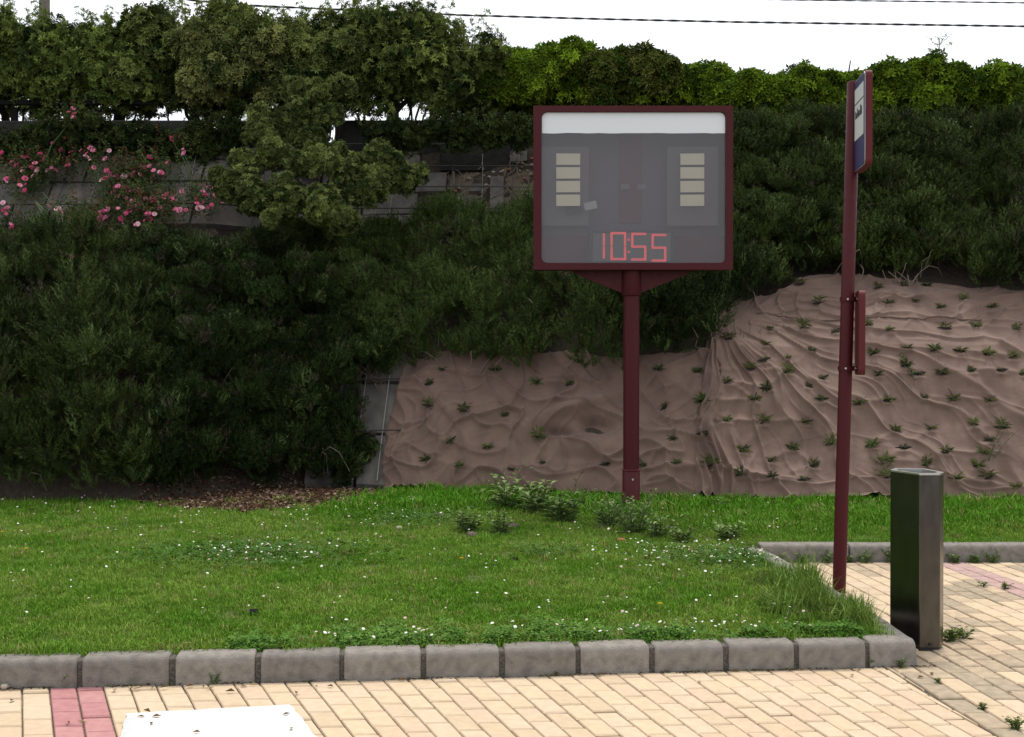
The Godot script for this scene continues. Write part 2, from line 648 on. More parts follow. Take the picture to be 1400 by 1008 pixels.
func build_paving() -> void:
	var pave := setting("pavement")
	var st := start()
	quad(st, Vector3(-9, -0.011, -8.2), Vector3(9, -0.011, -8.2), Vector3(9, -0.011, 8), Vector3(-9, -0.011, 8))
	obj("joint_sand", finish(st), M.joint_sand, pave)
	var found := []   # [footprint, material, weight]
	var u := -2.6
	var row := 0
	var edge := PackedVector2Array([Vector2(-6, -2.6), Vector2(-6, -8), Vector2(1.49, -5.6), Vector2(1.537, -5.283), Vector2(1.64, -4.341), Vector2(1.83, -2.6)])
	var reds := -1.0
	while u < 4.1:
		var pitch := lerpf(0.103, 0.086, clampf(u / 3.6, 0, 1))
		var red := u > 0.137 - 0.02 and u < 0.137 + 0.18
		var r := -0.02 - (0.1 if row % 2 == 0 else 0.0) - rng.randf() * 0.03
		while r < 2.2:
			var len := 0.197 + rng.randf_range(-0.004, 0.004)
			var g := 0.0022 + absf(rng.randfn()) * 0.0008
			var a := maxf(r + g, 0.002)
			if r + len - g > 0.02:
				var g2 := g * rng.randf_range(1.5, 2.6)
				var p := PackedVector2Array([row_point(u + g, a + g2 - g), row_point(u + pitch - g, a + g2 - g), row_point(u + pitch - g, r + len - g2), row_point(u + g, r + len - g2)])
				found.append([p, edge, red, false, row])
			r += len
		u += pitch
		row += 1
	# the part round the bin and behind the corner: another direction of laying, more stained
	var side := PackedVector2Array([Vector2(1.50, -8.02), Vector2(5.2, -8.02), Vector2(5.2, -2.6), Vector2(1.842, -2.6), Vector2(1.652, -4.341), Vector2(1.549, -5.283), Vector2(1.60, -5.45)])
	var c := 1.4
	row = 0
	while c < 6.0:
		var z := 2.5 + (0.1 if row % 2 == 0 else 0.0) + rng.randf() * 0.03
		while z < 8.1:
			var len := 0.2 + rng.randf_range(-0.004, 0.004)
			var g := 0.0024 + absf(rng.randfn()) * 0.001
			z += g
			len -= 2.0 * g
			var p := PackedVector2Array([Vector2(c + g - 0.08 * (z + g), -z - g), Vector2(c + 0.097 - g - 0.08 * (z + g), -z - g), Vector2(c + 0.097 - g - 0.08 * (z + len - g), -z - len + g), Vector2(c + g - 0.08 * (z + len - g), -z - len + g)])
			found.append([p, side, c > 3.27 and c < 3.46 and z > 5.8, true, row])
			z += len + g
		c += 0.099
		row += 1
	var ready := []
	for f in found:
		var p: PackedVector2Array = f[0]
		var poly: PackedVector2Array = f[1]
		var inside := true
		for q in p:
			inside = inside and Geometry2D.is_point_in_polygon(q, poly)
		var pieces := [p] if inside else Geometry2D.intersect_polygons(p, poly)
		for q in pieces:
			var area := 0.0
			var mid := Vector2.ZERO
			for i in q.size():
				var b: Vector2 = q[(i + 1) % q.size()]
				area += q[i].cross(b) / 2.0
				mid += q[i] / q.size()
			if absf(area) < 0.0008:
				continue
			if area < 0.0:
				var w: PackedVector2Array = q.duplicate()
				w.reverse()
				q = w
			var vx := 700.0 + mid.x / -mid.y * FOCAL
			var vy := 490.0 + EYE / -mid.y * FOCAL
			var hidden := mid.x < 1.52 and mid.y < -5.3 or (mid.x < 1.66 and mid.y < -5.45)
			var shown := vx > -25 and vx < 1425 and vy < 1030 and not hidden
			var m: Material
			if f[2]:
				m = M.paver_faded if f[3] else M["paver_red_%d" % (rng.randi() % 2)]
			elif f[3]:
				var stained := fine.get_noise_2d(mid.x * 1.1 + 7.0, mid.y * 1.1) * 0.9 + (0.26 if mid.y > -5.9 else 0.02)
				m = M["paver_stained_%d" % (rng.randi() % 4)] if stained + rng.randf_range(-0.1, 0.1) > 0.06 else M["paver_buff_%d" % (rng.randi() % 5)]
			else:
				m = M["paver_buff_%d" % (rng.randi() % 5)]
			ready.append([q, m, mid, (absf(area) / mid.length_squared()) if shown else 0.0, shown])
	ready.sort_custom(func(a, b): return a[3] > b[3])
	var rest := {}
	for i in ready.size():
		var f: Array = ready[i]
		var mid: Vector2 = f[2]
		var local := PackedVector2Array()
		for q in f[0]:
			local.append(q - mid)
		var mesh := brick(local)
		var tilt := Basis.from_euler(Vector3(rng.randfn() * 0.006, 0, rng.randfn() * 0.006))
		var pos := Vector3(mid.x, rng.randfn() * 0.0009 + 0.0035 * fine.get_noise_2d(mid.x * 2.0, mid.y * 2.0), mid.y)
		if i < 300 and f[4]:
			var o := obj("paving_brick", mesh, f[1], pave, pos)
			o.basis = tilt
		else:
			if not rest.has(f[1]):
				rest[f[1]] = start()
			rest[f[1]].append_from(mesh, 0, Transform3D(tilt, pos))
	for m in rest:
		var o := obj("paving_bricks", rest[m].commit(), m, pave)
		o.set_meta("kind", "stuff")
	# white painted rectangle
	st = start()
	var outline := []
	var corners := [Vector2(-1.379, -4.571), Vector2(-0.817, -4.686), Vector2(-0.56, -4.05), Vector2(-1.24, -3.95)]
	for k in 4:
		var a: Vector2 = corners[k]
		var b: Vector2 = corners[(k + 1) % 4]
		for i in 14:
			var p := a.lerp(b, i / 14.0)
			outline.append(p + Vector2(rng.randfn(), rng.randfn()) * 0.0025)
	var mid2 := Vector2(-1.0, -4.3)
	for i in outline.size():
		var a: Vector2 = outline[i]
		var b: Vector2 = outline[(i + 1) % outline.size()]
		tri(st, Vector3(mid2.x, 0.0095, mid2.y), Vector3(a.x, 0.0095, a.y), Vector3(b.x, 0.0095, b.y))
		quad(st, Vector3(a.x, 0.002, a.y), Vector3(b.x, 0.002, b.y), Vector3(b.x, 0.0095, b.y), Vector3(a.x, 0.0095, a.y))
	var paint := obj("painted_marking", finish(st), M.road_paint)
	paint.set_meta("kind", "structure")


# one kerb stone between two points of the line, front face on the line; back = towards the lawn
func kerb_stone(a: Vector2, b: Vector2, round_end := 0.0) -> ArrayMesh:
	var prof := [[0.0, -0.06], [0.0, 0.070], [0.0, 0.082], [0.004, 0.096], [0.013, 0.106], [0.026, 0.110], [0.036, 0.110], [0.118, 0.110], [0.120, -0.06]]
	var d := (b - a).normalized()
	var n := Vector2(d.y, -d.x)
	var len := a.distance_to(b)
	var cuts := [0.0, 0.003, 0.008, 0.013]
	for i in 5:
		cuts.append(0.013 + (len - 0.026) * (i + 1) / 6.0)
	cuts.append_array([len - 0.013, len - 0.008, len - 0.003, len])
	var rings := []
	for k in cuts.size():
		var t: float = cuts[k]
		var e := minf(t, len - t)
		var inset := 0.006 * pow(1.0 - clampf(e / 0.008, 0, 1), 2.0)
		var cut := maxf(0.0, round_end - (len - t)) if round_end > 0.0 else 0.0
		var ring := []
		for q in prof:
			var rough := 0.0014 * fine.get_noise_3d((a.x + d.x * t) * 14.0, q[1] * 30.0, a.y * 14.0 + q[0] * 30.0)
			var back: float = q[0]
			if q[0] < 0.05:
				back += inset + rough + cut * clampf((q[1] + 0.02) / 0.13, 0, 1)
			var y: float = q[1] - (inset if q[1] > 0.05 else 0.0) - (cut * 0.2 if q[1] > 0.05 else 0.0) + rough
			var p := a + d * t + n * minf(back, 0.12)
			ring.append(Vector3(p.x, y, p.y))
		rings.append(ring)
	var st := start()
	st.set_smooth_group(1)
	for k in rings.size() - 1:
		for i in prof.size() - 1:
			quad(st, rings[k][i], rings[k][i + 1], rings[k + 1][i + 1], rings[k + 1][i])
	st.set_smooth_group(FLAT)
	for ring in [rings[0], rings[-1]]:
		for i in range(1, prof.size() - 1):
			tri(st, ring[0], ring[i], ring[i + 1])
	return finish(st)

func kerb_run(called: String, joints: Array, gap: float, last_cut := 0.0) -> Node3D:
	var k := setting(called)
	for i in joints.size() - 1:
		var a: Vector2 = joints[i]
		var b: Vector2 = joints[i + 1]
		var d := (b - a).normalized()
		var g := gap * rng.randf_range(0.7, 1.25)
		var n := Vector2(d.y, -d.x)
		a += n * rng.randf_range(-0.003, 0.003)
		var o := obj("kerb_stone", kerb_stone(a + d * g / 2, b - d * g / 2, last_cut if i == joints.size() - 2 else 0.0), M["kerb_concrete_%d" % (rng.randi() % 4)], k)
		o.position.y = rng.randf_range(-0.003, 0.003)
		if i < joints.size() - 2:
			var st := start()
			var c := b + n * 0.066
			var rot := Basis(Vector3(d.x, 0, d.y), Vector3.UP, Vector3(-n.x, 0, -n.y))
			box(st, Transform3D(rot, Vector3(c.x, 0.02, c.y)), Vector3(gap * 1.5, 0.158, 0.105), 0.003)
			obj("mortar_joint", finish(st), M.mortar, k)
	return k

func build_kerbs() -> void:
	# joints of the front kerb as they stand in the photograph
	var joints := []
	var u := -2.2
	while u < -0.2:
		joints.append(kerb_at(u))
		u += 0.36
	for px in [106, 234, 352, 467, 578, 687, 791, 892, 994, 1091, 1188]:
		# where that line of sight crosses the kerb's foot
		var k: float = (px - 700.0) / FOCAL
		var d := (K1 - K0).normalized()
		var t := (-k * K0.y - K0.x) / (d.x + k * d.y)
		joints.append(kerb_at(t))
	joints.append(K1)
	kerb_run("kerb_front", joints, 0.022, 0.03)
	# the kerb turns the corner and runs back along the paving, then right along the far grass
	var side := [K1 + Vector2(-0.012, -0.02), Vector2(1.685, -5.66), Vector2(1.665, -6.1), Vector2(1.64, -6.6), Vector2(1.612, -7.1), Vector2(1.585, -7.6), Vector2(1.53, -7.92)]
	kerb_run("kerb_side", side, 0.016)
	var far := [Vector2(1.56, -8.03)]
	for i in 9:
		far.append(Vector2(1.56 + 0.56 * (i + 1) + (0.02 * i), -8.03 - 0.004 * i))
	kerb_run("kerb_far", far, 0.012)


func lawn_height(x: float, z: float) -> float:
	return 0.092 + 0.012 * fine.get_noise_2d(x * 0.7, z * 0.7) + 0.02 * smoothstep(-8.0, -10.5, z)

func lawn_poly() -> PackedVector2Array:
	return PackedVector2Array([kerb_at(-4.5, 0.105), kerb_at(3.60, 0.105), Vector2(1.575, -5.65), Vector2(1.53, -6.6), Vector2(1.475, -7.6), Vector2(1.42, -8.15), Vector2(6.5, -8.14), Vector2(6.5, -10.55), Vector2(1.4, -10.6), Vector2(0.1, -11.15), Vector2(-1.2, -11.15), Vector2(-2.4, -10.4), Vector2(-8.5, -10.6), Vector2(-8.5, -4.4)])

func build_lawn() -> void:
	var poly := lawn_poly()
	var st := start()
	st.set_smooth_group(1)
	var idx := Geometry2D.triangulate_polygon(poly)
	# a fine sheet: grid squares inside the outline, and the plain outline a little lower to close the edge
	for i in range(0, idx.size(), 3):
		var a := poly[idx[i]]
		var b := poly[idx[i + 1]]
		var c := poly[idx[i + 2]]
		tri(st, Vector3(a.x, 0.078, a.y), Vector3(b.x, 0.078, b.y), Vector3(c.x, 0.078, c.y))
	var step := 0.1
	for i in 150:
		for k in 68:
			var x := -8.5 + i * step
			var z := -11.3 + k * step
			var ok := true
			for q in [[0, 0], [1, 0], [1, 1], [0, 1]]:
				ok = ok and Geometry2D.is_point_in_polygon(Vector2(x + q[0] * step, z + q[1] * step), poly)
			if ok:
				quad(st, Vector3(x, lawn_height(x, z), z), Vector3(x + step, lawn_height(x + step, z), z), Vector3(x + step, lawn_height(x + step, z + step), z + step), Vector3(x, lawn_height(x, z + step), z + step))
	var lawn := obj("lawn", finish(st), M.turf_soil)
	lawn.set_meta("kind", "structure")

	# blades of grass
	var kinds := [grass_tuft(16, 0.045, 0.045, 0.0022, 0.7), grass_tuft(16, 0.045, 0.055, 0.0020, 0.9), grass_tuft(14, 0.04, 0.038, 0.0025, 0.8)]
	var places := [[], [], []]
	var tints := [[], [], []]
	for i in 52000:
		var z := -lerpf(5.0, 11.1, pow(rng.randf(), 1.25))
		var half := 0.43 * -z + 0.9
		var x := rng.randf_range(-half, half)
		if not Geometry2D.is_point_in_polygon(Vector2(x, z), poly):
			continue
		var long := smoothstep(-9.1, -9.9, z) * (1.0 if x > -1.4 else 0.25)
		if x > 1.45:
			long = maxf(long, smoothstep(-8.4, -9.0, z) * 0.8)
		var patch := fine.get_noise_2d(x * 0.9 + 30.0, z * 0.9)
		var patch2 := fine.get_noise_2d(x * 2.7 - 11.0, z * 2.7)
		if on_litter(x, z) and rng.randf() < 0.93:
			continue
		if patch2 < -0.36 and rng.randf() < 0.6:
			continue
		var size := rng.randf_range(0.75, 1.2) * (1.0 + 0.3 * patch2) * (1.0 + 1.25 * long)
		var up := Vector3(rng.randfn() * 0.12, 1, rng.randfn() * 0.12)
		var k := rng.randi() % 3
		places[k].append(place(Vector3(x, lawn_height(x, z), z), up, size, rng.randf() * TAU))
		var c := Color(0.098, 0.225, 0.018).lerp(Color(0.185, 0.290, 0.046), clampf(0.5 + patch * 1.1 + rng.randfn() * 0.25, 0, 1))
		c = c.lerp(Color(0.068, 0.200, 0.010), long * 0.85)
		if rng.randf() < 0.06:
			c = Color(0.30, 0.26, 0.11)
		c = c * rng.randf_range(0.8, 1.15)
		tints[k].append(c)
	for k in 3:
		var g := many("grass", kinds[k], M.leaf_grass, places[k], tints[k], lawn)
		g.set_meta("kind", "stuff")

	# clover along the front kerb
	var st2 := start()
	st2.set_smooth_group(FLAT)
	for i in 3:
		var a := TAU * i / 3.0
		var d := Vector3(cos(a), 0.15, sin(a))
		var s := Vector3(-sin(a), 0, cos(a))
		var q0 := d * 0.001
		tri(st2, q0, q0 + d * 0.008 + s * 0.0055, q0 + d * 0.0125)
		tri(st2, q0, q0 + d * 0.0125, q0 + d * 0.008 - s * 0.0055)
	tri(st2, Vector3(0.0008, -0.05, 0), Vector3(-0.0008, -0.05, 0), Vector3.ZERO)
	var clover := finish(st2)
	var cp := []
	var cc := []
	for i in 9000:
		var u := rng.randf_range(0.85, 3.5)
		if fine.get_noise_2d(u * 5.0, 17.0) + rng.randfn() * 0.2 < -0.15:
			continue
		var thick := lin([[0.8, 0.03], [1.1, 0.20], [1.5, 0.26], [2.6, 0.24], [3.0, 0.08], [3.5, 0.12]], u) * (1.0 + fine.get_noise_2d(u * 4.0, 3.0))
		var b := 0.098 + absf(rng.randfn()) * thick * 0.6
		var p := kerb_at(u, b)
		cp.append(place(Vector3(p.x, lawn_height(p.x, p.y) + 0.008 + 0.045 * rng.randf() * smoothstep(0.09, 0.16, b), p.y), Vector3(rng.randfn() * 0.45, 1, rng.randfn() * 0.45 + 0.2), rng.randf_range(0.8, 1.5), rng.randf() * TAU))
		cc.append(tint(Color(0.045, 0.125, 0.016), Color(0.11, 0.20, 0.035), 0.25))
	# and a patch of it in the lawn
	for spot in [[345, 762, 0.28, 1300], [1010, 768, 0.25, 900], [740, 760, 0.1, 150], [560, 715, 0.2, 500]]:
		var o := on_ground(spot[0], spot[1], 0.1)
		for i in spot[3]:
			var p := Vector2(o.x + rng.randfn() * spot[2] * 1.3, o.z + rng.randfn() * spot[2])
			if Geometry2D.is_point_in_polygon(p, poly):
				cp.append(place(Vector3(p.x, lawn_height(p.x, p.y) + rng.randf_range(0.025, 0.07), p.y), Vector3(rng.randfn() * 0.35, 1, rng.randfn() * 0.35), rng.randf_range(0.8, 1.5), rng.randf() * TAU))
				cc.append(tint(Color(0.035, 0.10, 0.018), Color(0.08, 0.15, 0.035)))
	var cl := many("clover", clover, M.leaf_soft, cp, cc)
	tag(cl, "dark green clover leaves thick along the front kerb and in lawn patches", "clover")
	cl.set_meta("kind", "stuff")

	# daisies and clover heads
	var st3 := start()
	st3.set_smooth_group(FLAT)
	for i in 8:
		var a := TAU * i / 8.0
		var b := TAU * (i + 1) / 8.0
		tri(st3, Vector3(0, 0.004, 0), Vector3(cos(a), 0.2, sin(a)) * 0.0085, Vector3(cos(b), 0.2, sin(b)) * 0.0085)
		tri(st3, Vector3(0, -0.003, 0), Vector3(cos(b), 0.2, sin(b)) * 0.0085, Vector3(cos(a), 0.2, sin(a)) * 0.0085)
	tri(st3, Vector3(0.0009, -0.06, 0), Vector3(-0.0009, -0.06, 0), Vector3.ZERO)
	var daisy := finish(st3)
	var dp := []
	var dc := []
	var spots := []
	for i in 330:
		var z := -lerpf(5.2, 10.4, pow(rng.randf(), 0.8))
		spots.append([Vector2(rng.randf_range(-0.43 * -z - 0.5, 2.2), z), 0])
	for s in [[345, 762, 0.22, 70], [420, 770, 0.1, 12], [1010, 765, 0.28, 130], [950, 775, 0.3, 40], [90, 690, 1.0, 120], [480, 700, 0.5, 60], [1060, 850, 0.3, 20]]:
		var o := on_ground(s[0], s[1], 0.1)
		for i in s[3]:
			spots.append([Vector2(o.x + rng.randfn() * s[2] * 1.2, o.z + rng.randfn() * s[2]), 1])
	for i in 60:
		spots.append([kerb_at(rng.randf_range(1.1, 3.3), 0.14 + absf(rng.randfn()) * 0.1), 1])
	for s in spots:
		var p: Vector2 = s[0]
		if Geometry2D.is_point_in_polygon(p, poly) and not on_litter(p.x, p.y):
			dp.append(place(Vector3(p.x, lawn_height(p.x, p.y) + rng.randf_range(0.04, 0.075), p.y), Vector3(rng.randfn() * 0.3, 1, rng.randfn() * 0.3 + 0.2), rng.randf_range(0.45, 1.0), rng.randf() * TAU))
			dc.append(Color(0.75, 0.74, 0.68) if rng.randf() < 0.6 else Color(0.52, 0.43, 0.36))
	var da := many("daisies", daisy, M.petal, dp, dc)
	tag(da, "tiny white daisies and clover heads scattered over the lawn", "flowers")
	da.set_meta("kind", "stuff")


var litter_poly := PackedVector2Array()
func on_litter(x: float, z: float) -> bool:
	if litter_poly.is_empty():
		for p in [[170, 690], [230, 700], [330, 704], [400, 700], [470, 694], [520, 685], [545, 674], [520, 640], [300, 640], [170, 650]]:
			var g := on_ground(p[0], p[1], 0.1)
			litter_poly.append(Vector2(g.x, maxf(g.z, -11.4)))
	return Geometry2D.is_point_in_polygon(Vector2(x, z) + Vector2(fine.get_noise_2d(x * 3.0, z * 3.0), fine.get_noise_2d(x * 3.0 + 9.0, z * 3.0)) * 0.15, litter_poly)


func build_bank() -> void:
	var st := start()
	st.set_smooth_group(1)
	var xs := []
	for i in 161:
		xs.append(-8.0 + 0.1 * i)
	var ups := []
	for i in 56:
		ups.append(-0.5 + 0.1 * i)
	var g := []
	for x in xs:
		var col := []
		for a in ups:
			col.append(bank(x, a, 0.05 * fine.get_noise_2d(x * 1.6, a * 1.6) - 0.02))
		g.append(col)
	for i in xs.size() - 1:
		for k in ups.size() - 1:
			quad(st, g[i][k], g[i][k + 1], g[i + 1][k + 1], g[i + 1][k])
	# the flat ground on top, and the flanks of the bank
	var top_l: Vector3 = g[0][-1]
	var top_r: Vector3 = g[-1][-1]
	st.set_smooth_group(FLAT)
	for i in xs.size() - 1:
		var a: Vector3 = g[i][-1]
		var b: Vector3 = g[i + 1][-1]
		quad(st, a, Vector3(a.x, 3.74, -60), Vector3(b.x, 3.74, -60), b)
	quad(st, top_l, Vector3(-60, 3.7, -14.2), Vector3(-60, 3.7, -60), Vector3(top_l.x, 3.74, -60))
	quad(st, top_r, Vector3(top_r.x, 3.74, -60), Vector3(60, 3.7, -60), Vector3(60, 3.7, -14.2))
	quad(st, top_l, g[0][0], Vector3(-60, -0.05, -10.2), Vector3(-60, 3.7, -14.2))
	quad(st, g[-1][0], top_r, Vector3(60, 3.7, -14.2), Vector3(60, -0.05, -10.2))
	var b := obj("bank", finish(st), M.soil)
	b.set_meta("kind", "structure")


# precast concrete panels lying on the slope, held by wires, with planting pockets
func panel_on_bank(x0: float, x1: float, a0: float, a1: float, off: float) -> ArrayMesh:
	var st := start()
	st.set_smooth_group(FLAT)
	var nx := 4
	var g := 0.012
	var top := []
	var low := []
	for i in nx + 1:
		var x := lerpf(x0 + g, x1 - g, float(i) / nx)
		var ct := []
		var cl := []
		for k in nx + 1:
			var a := lerpf(a0 + g, a1 - g, float(k) / nx)
			var w := 0.004 * fine.get_noise_2d(x * 9.0, a * 9.0)
			ct.append(bank(x, a, off + w))
			cl.append(bank(x, a, off - 0.07))
		top.append(ct)
		low.append(cl)
	for i in nx:
		for k in nx:
			quad(st, top[i][k], top[i][k + 1], top[i + 1][k + 1], top[i + 1][k])
		quad(st, low[i][0], top[i][0], top[i + 1][0], low[i + 1][0])
		quad(st, top[i][nx], low[i][nx], low[i + 1][nx], top[i + 1][nx])
		quad(st, low[0][i], low[0][i + 1], top[0][i + 1], top[0][i])
		quad(st, top[nx][i], top[nx][i + 1], low[nx][i + 1], low[nx][i])
	return finish(st)

func stone(r: float) -> ArrayMesh:
	var st := start()
	st.set_smooth_group(1)
	var n := 7
	var rings := []
	var sq := Vector3(rng.randf_range(0.8, 1.3), rng.randf_range(0.55, 0.8), rng.randf_range(0.8, 1.2)) * r
	for i in 5:
		var ph := -PI / 2 + PI * i / 4.0
		var ring := []
		for k in n:
			var t := TAU * k / n
			var d := Vector3(cos(ph) * cos(t), sin(ph), cos(ph) * sin(t))
			ring.append(d * sq * (1.0 + 0.25 * wav.get_noise_3d(d.x * 1.7 + r * 400.0, d.y * 1.7, d.z * 1.7)))
		rings.append(ring)
	for i in 4:
		for k in n:
			var j := (k + 1) % n
			quad(st, rings[i][k], rings[i + 1][k], rings[i + 1][j], rings[i][j])
	return finish(st)

func build_wall() -> void:
	# upper courses
	var up := thing("retaining_wall", "grey concrete panel courses with wires, high on the bank behind roses", "wall", bank(-2.5, 2.4))
	var up0 := -up.position
	var courses := []
	for py in [318, 290, 262, 235, 206]:
		courses.append(on_bank(600, py, 0.04).y)
	var win0 := on_bank(612, 240, 0.04)
	var win1 := on_bank(760, 240, 0.04)
	for row in courses.size() - 1:
		var a0: float = courses[row]
		var a1: float = courses[row + 1] - 0.006
		var x := win0.x - 0.62 * 8 - (0.31 if row % 2 else 0.0)
		while x < win1.x + 0.7:
			var w := 0.62
			if x + w > win0.x + 0.02 and x < win1.x and row in [1, 2, 3]:
				x += w
				continue
			obj("concrete_panel", panel_on_bank(x, x + w, a0, a1, 0.03 + rng.randf() * 0.015), M.wall_concrete, up, up0)
			x += w
	for i in 18:
		var x := -5.3 + i * 0.33
		obj("wire", bar([bank(x, courses[0], 0.055), bank(x + 0.03, courses[2], 0.058), bank(x + 0.02, courses[4], 0.055)], 0.003, 5), M.wire_dark if i % 3 else M.wire_pale, up, up0)
	for row in courses.size():
		var a: float = courses[row]
		obj("rebar", bar([bank(-5.4, a, 0.06), bank(-2.5, a + 0.01, 0.05), bank(0.6, a - 0.03, 0.06)], 0.007, 5), M.wire_dark, up, up0)
	# the broken bay: pale soil with stones, and remains of the panels
	var st := start()
	st.set_smooth_group(1)
	var grid := []
	for i in 31:
		var col := []
		for k in 26:
			var x := lerpf(win0.x, win1.x, i / 30.0)
			var a := lerpf(courses[1], courses[4], k / 25.0)
			col.append(bank(x, a, -0.02 + 0.035 * fine.get_noise_2d(x * 6.0, a * 6.0)))
		grid.append(col)
	for i in 30:
		for k in 25:
			quad(st, grid[i][k], grid[i][k + 1], grid[i + 1][k + 1], grid[i + 1][k])
	obj("soil_pocket", finish(st), M.pale_soil, up, up0)
	for i in 60:
		var x := rng.randf_range(win0.x, win1.x)
		var a := rng.randf_range(courses[1], courses[4])
		obj("stone", stone(rng.randf_range(0.010, 0.026) * (1.9 if i < 4 else 1.0)), M.pebble if i % 4 else M.terracotta_bit, up, up0 + bank(x, a, 0.0))
	for sp in [[622, 655, 288, 266], [668, 690, 290, 240], [640, 660, 262, 250], [696, 722, 222, 206], [615, 624, 262, 207]]:
		var p0 := on_bank(sp[0], sp[2], 0.03)
		var p1 := on_bank(sp[1], sp[3], 0.03)
		obj("concrete_remnant", panel_on_bank(p0.x, p1.x, p0.y, p1.y, 0.03), M.wall_concrete, up, up0)
	for i in 34:
		var q := Vector2(rng.randf_range(win0.x, win1.x), rng.randf_range(courses[2], courses[4]))
		var pts := []
		var dir := rng.randf_range(-1.0, 1.0)
		for k in 5:
			pts.append(bank(q.x, q.y, 0.02 + 0.03 * rng.randf()))
			q += Vector2(dir * 0.04 + rng.randfn() * 0.02, -0.035)
		obj("dead_root", bar(pts, rng.randf_range(0.003, 0.007), 5), M.dry_twig, up, up0)
	# edge wall on top; the shade under the hedge is put into its colour
	var edge := thing("parapet_wall", "low wall along the bank top, hedge shade put into its dark colour", "wall", Vector3(-2.0, 3.3, -13.9))
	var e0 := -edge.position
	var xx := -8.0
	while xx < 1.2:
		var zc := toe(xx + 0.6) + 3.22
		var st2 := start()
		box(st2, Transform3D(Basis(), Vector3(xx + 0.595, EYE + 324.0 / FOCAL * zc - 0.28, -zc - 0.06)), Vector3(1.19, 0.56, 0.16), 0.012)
		obj("wall_block", finish(st2), M.shade_toned_wall, edge, e0 + Vector3(0, rng.randf_range(-0.01, 0.01), 0))
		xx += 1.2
	# lower bay beside the cloth
	var low := thing("retaining_wall", "grey concrete panels with pale wires showing beside the cloth's left edge", "wall", bank(-1.4, 0.2))
	var l0 := -low.position
	for row in 3:
		var a0 := 0.02 + row * 0.56
		for i in 2:
			var x := -1.89 + i * 0.46 + (0.0 if row % 2 else 0.05)
			obj("concrete_panel", panel_on_bank(x, x + 0.45, a0, a0 + 0.55, 0.05 + rng.randf() * 0.02), M.wall_concrete, low, l0)
	for i in 3:
		var x := -1.62 + i * 0.22
		obj("wire", bar([bank(x, 0.05, 0.085), bank(x + 0.02, 0.6, 0.09), bank(x + 0.05, 1.2, 0.085)], 0.005, 5), M.wire_pale, low, l0)
	for row in 2:
		obj("rebar", bar([bank(-2.3, 0.58 + 0.56 * row, 0.09), bank(-1.0, 0.6 + 0.56 * row, 0.09)], 0.007, 5), M.wire_dark, low, l0)
	for i in 12:
		var p := Vector2(rng.randf_range(-1.75, -1.15), [0.25, 0.55][i % 2] + rng.randfn() * 0.05)
		obj("soil_clod", stone(rng.randf_range(0.02, 0.055)), M.soil, low, l0 + bank(p.x, p.y, 0.07))

# ------------------------------------------------------------------ cloth on the bank and the seedlings in it
const SEEDLINGS_RIGHT := [[700, 90], [800, 85], [890, 75], [740, 150], [845, 145], [945, 155], [1030, 130], [1140, 155], [290, 245], [415, 235], [540, 255], [660, 235], [745, 258], [960, 240], [1080, 225], [275, 300], [450, 325], [355, 350], [690, 330], [815, 320], [920, 330], [1020, 335], [1125, 345], [1220, 350], [215, 405], [350, 412], [490, 428], [265, 370], [130, 285], [125, 455], [15, 415], [705, 425], [810, 385], [860, 425], [950, 425], [1060, 412], [1170, 415], [275, 480], [440, 470], [230, 520], [485, 520], [25, 530], [630, 530], [745, 525], [880, 510], [995, 510], [1130, 520], [125, 605], [265, 600], [430, 605], [30, 665], [185, 705], [380, 690], [525, 685], [770, 635], [910, 620], [1070, 615], [1180, 620], [680, 695], [800, 710], [965, 720], [1110, 720], [1130, 670], [295, 745], [455, 765], [735, 760], [890, 770], [1090, 770], [60, 780], [175, 805], [300, 810], [420, 825], [1000, 820], [1130, 820], [1240, 845], [1240, 240], [400, 85], [475, 150], [1260, 420], [740, 830]]
const SEEDLINGS_LEFT := [[430, 255], [605, 260], [385, 308], [750, 293], [860, 300], [380, 390], [500, 400], [640, 403], [458, 500], [583, 517], [375, 555], [660, 590], [770, 572], [980, 572], [1105, 580], [1215, 570], [1325, 585], [1158, 258], [1285, 265], [1180, 380], [1300, 368], [1205, 490], [1305, 485], [485, 580], [755, 480]]

func ridge(x: float, y: float, sharp := 1.6) -> float:
	return pow(1.0 - absf(wav.get_noise_2d(x, y)), sharp * 2.0)

var near_pins := [{}, {}]
var near_folds := [{}, {}]

# pins and the pulled folds between them, sorted into quarter-metre squares
func sort_pins(pins: PackedVector2Array, right: bool) -> void:
	var r := RandomNumberGenerator.new()
	r.seed = 99
	for q in pins:
		for i in range(-1, 2):
			for k in range(-1, 2):
				var c := Vector2i(int(floor(q.x * 4.0)) + i, int(floor(q.y * 4.0)) + k)
				if not near_pins[int(right)].has(c):
					near_pins[int(right)][c] = []
				near_pins[int(right)][c].append(q)
		var others := []
		for o in pins:
			if o != q and o.distance_to(q) < 0.55 and o.y < q.y + 0.1:
				others.append(o)
		others.sort_custom(func(m, n): return m.distance_to(q) < n.distance_to(q))
		for o in others.slice(0, 3):
			if r.randf() < 0.35:
				continue
			var f := [q, o, r.randf_range(0.006, 0.020)]
			var seen_cells := {}
			for t in 9:
				var m: Vector2 = q.lerp(o, t / 8.0)
				for i in range(-1, 2):
					for k in range(-1, 2):
						var c := Vector2i(int(floor(m.x * 4.0)) + i, int(floor(m.y * 4.0)) + k)
						if seen_cells.has(c):
							continue
						seen_cells[c] = true
						if not near_folds[int(right)].has(c):
							near_folds[int(right)][c] = []
						near_folds[int(right)][c].append(f)

func crease(n: float, width: float, soft := 0.04) -> float:
	return exp(-(sqrt(n * n + soft * soft) - soft) / width)

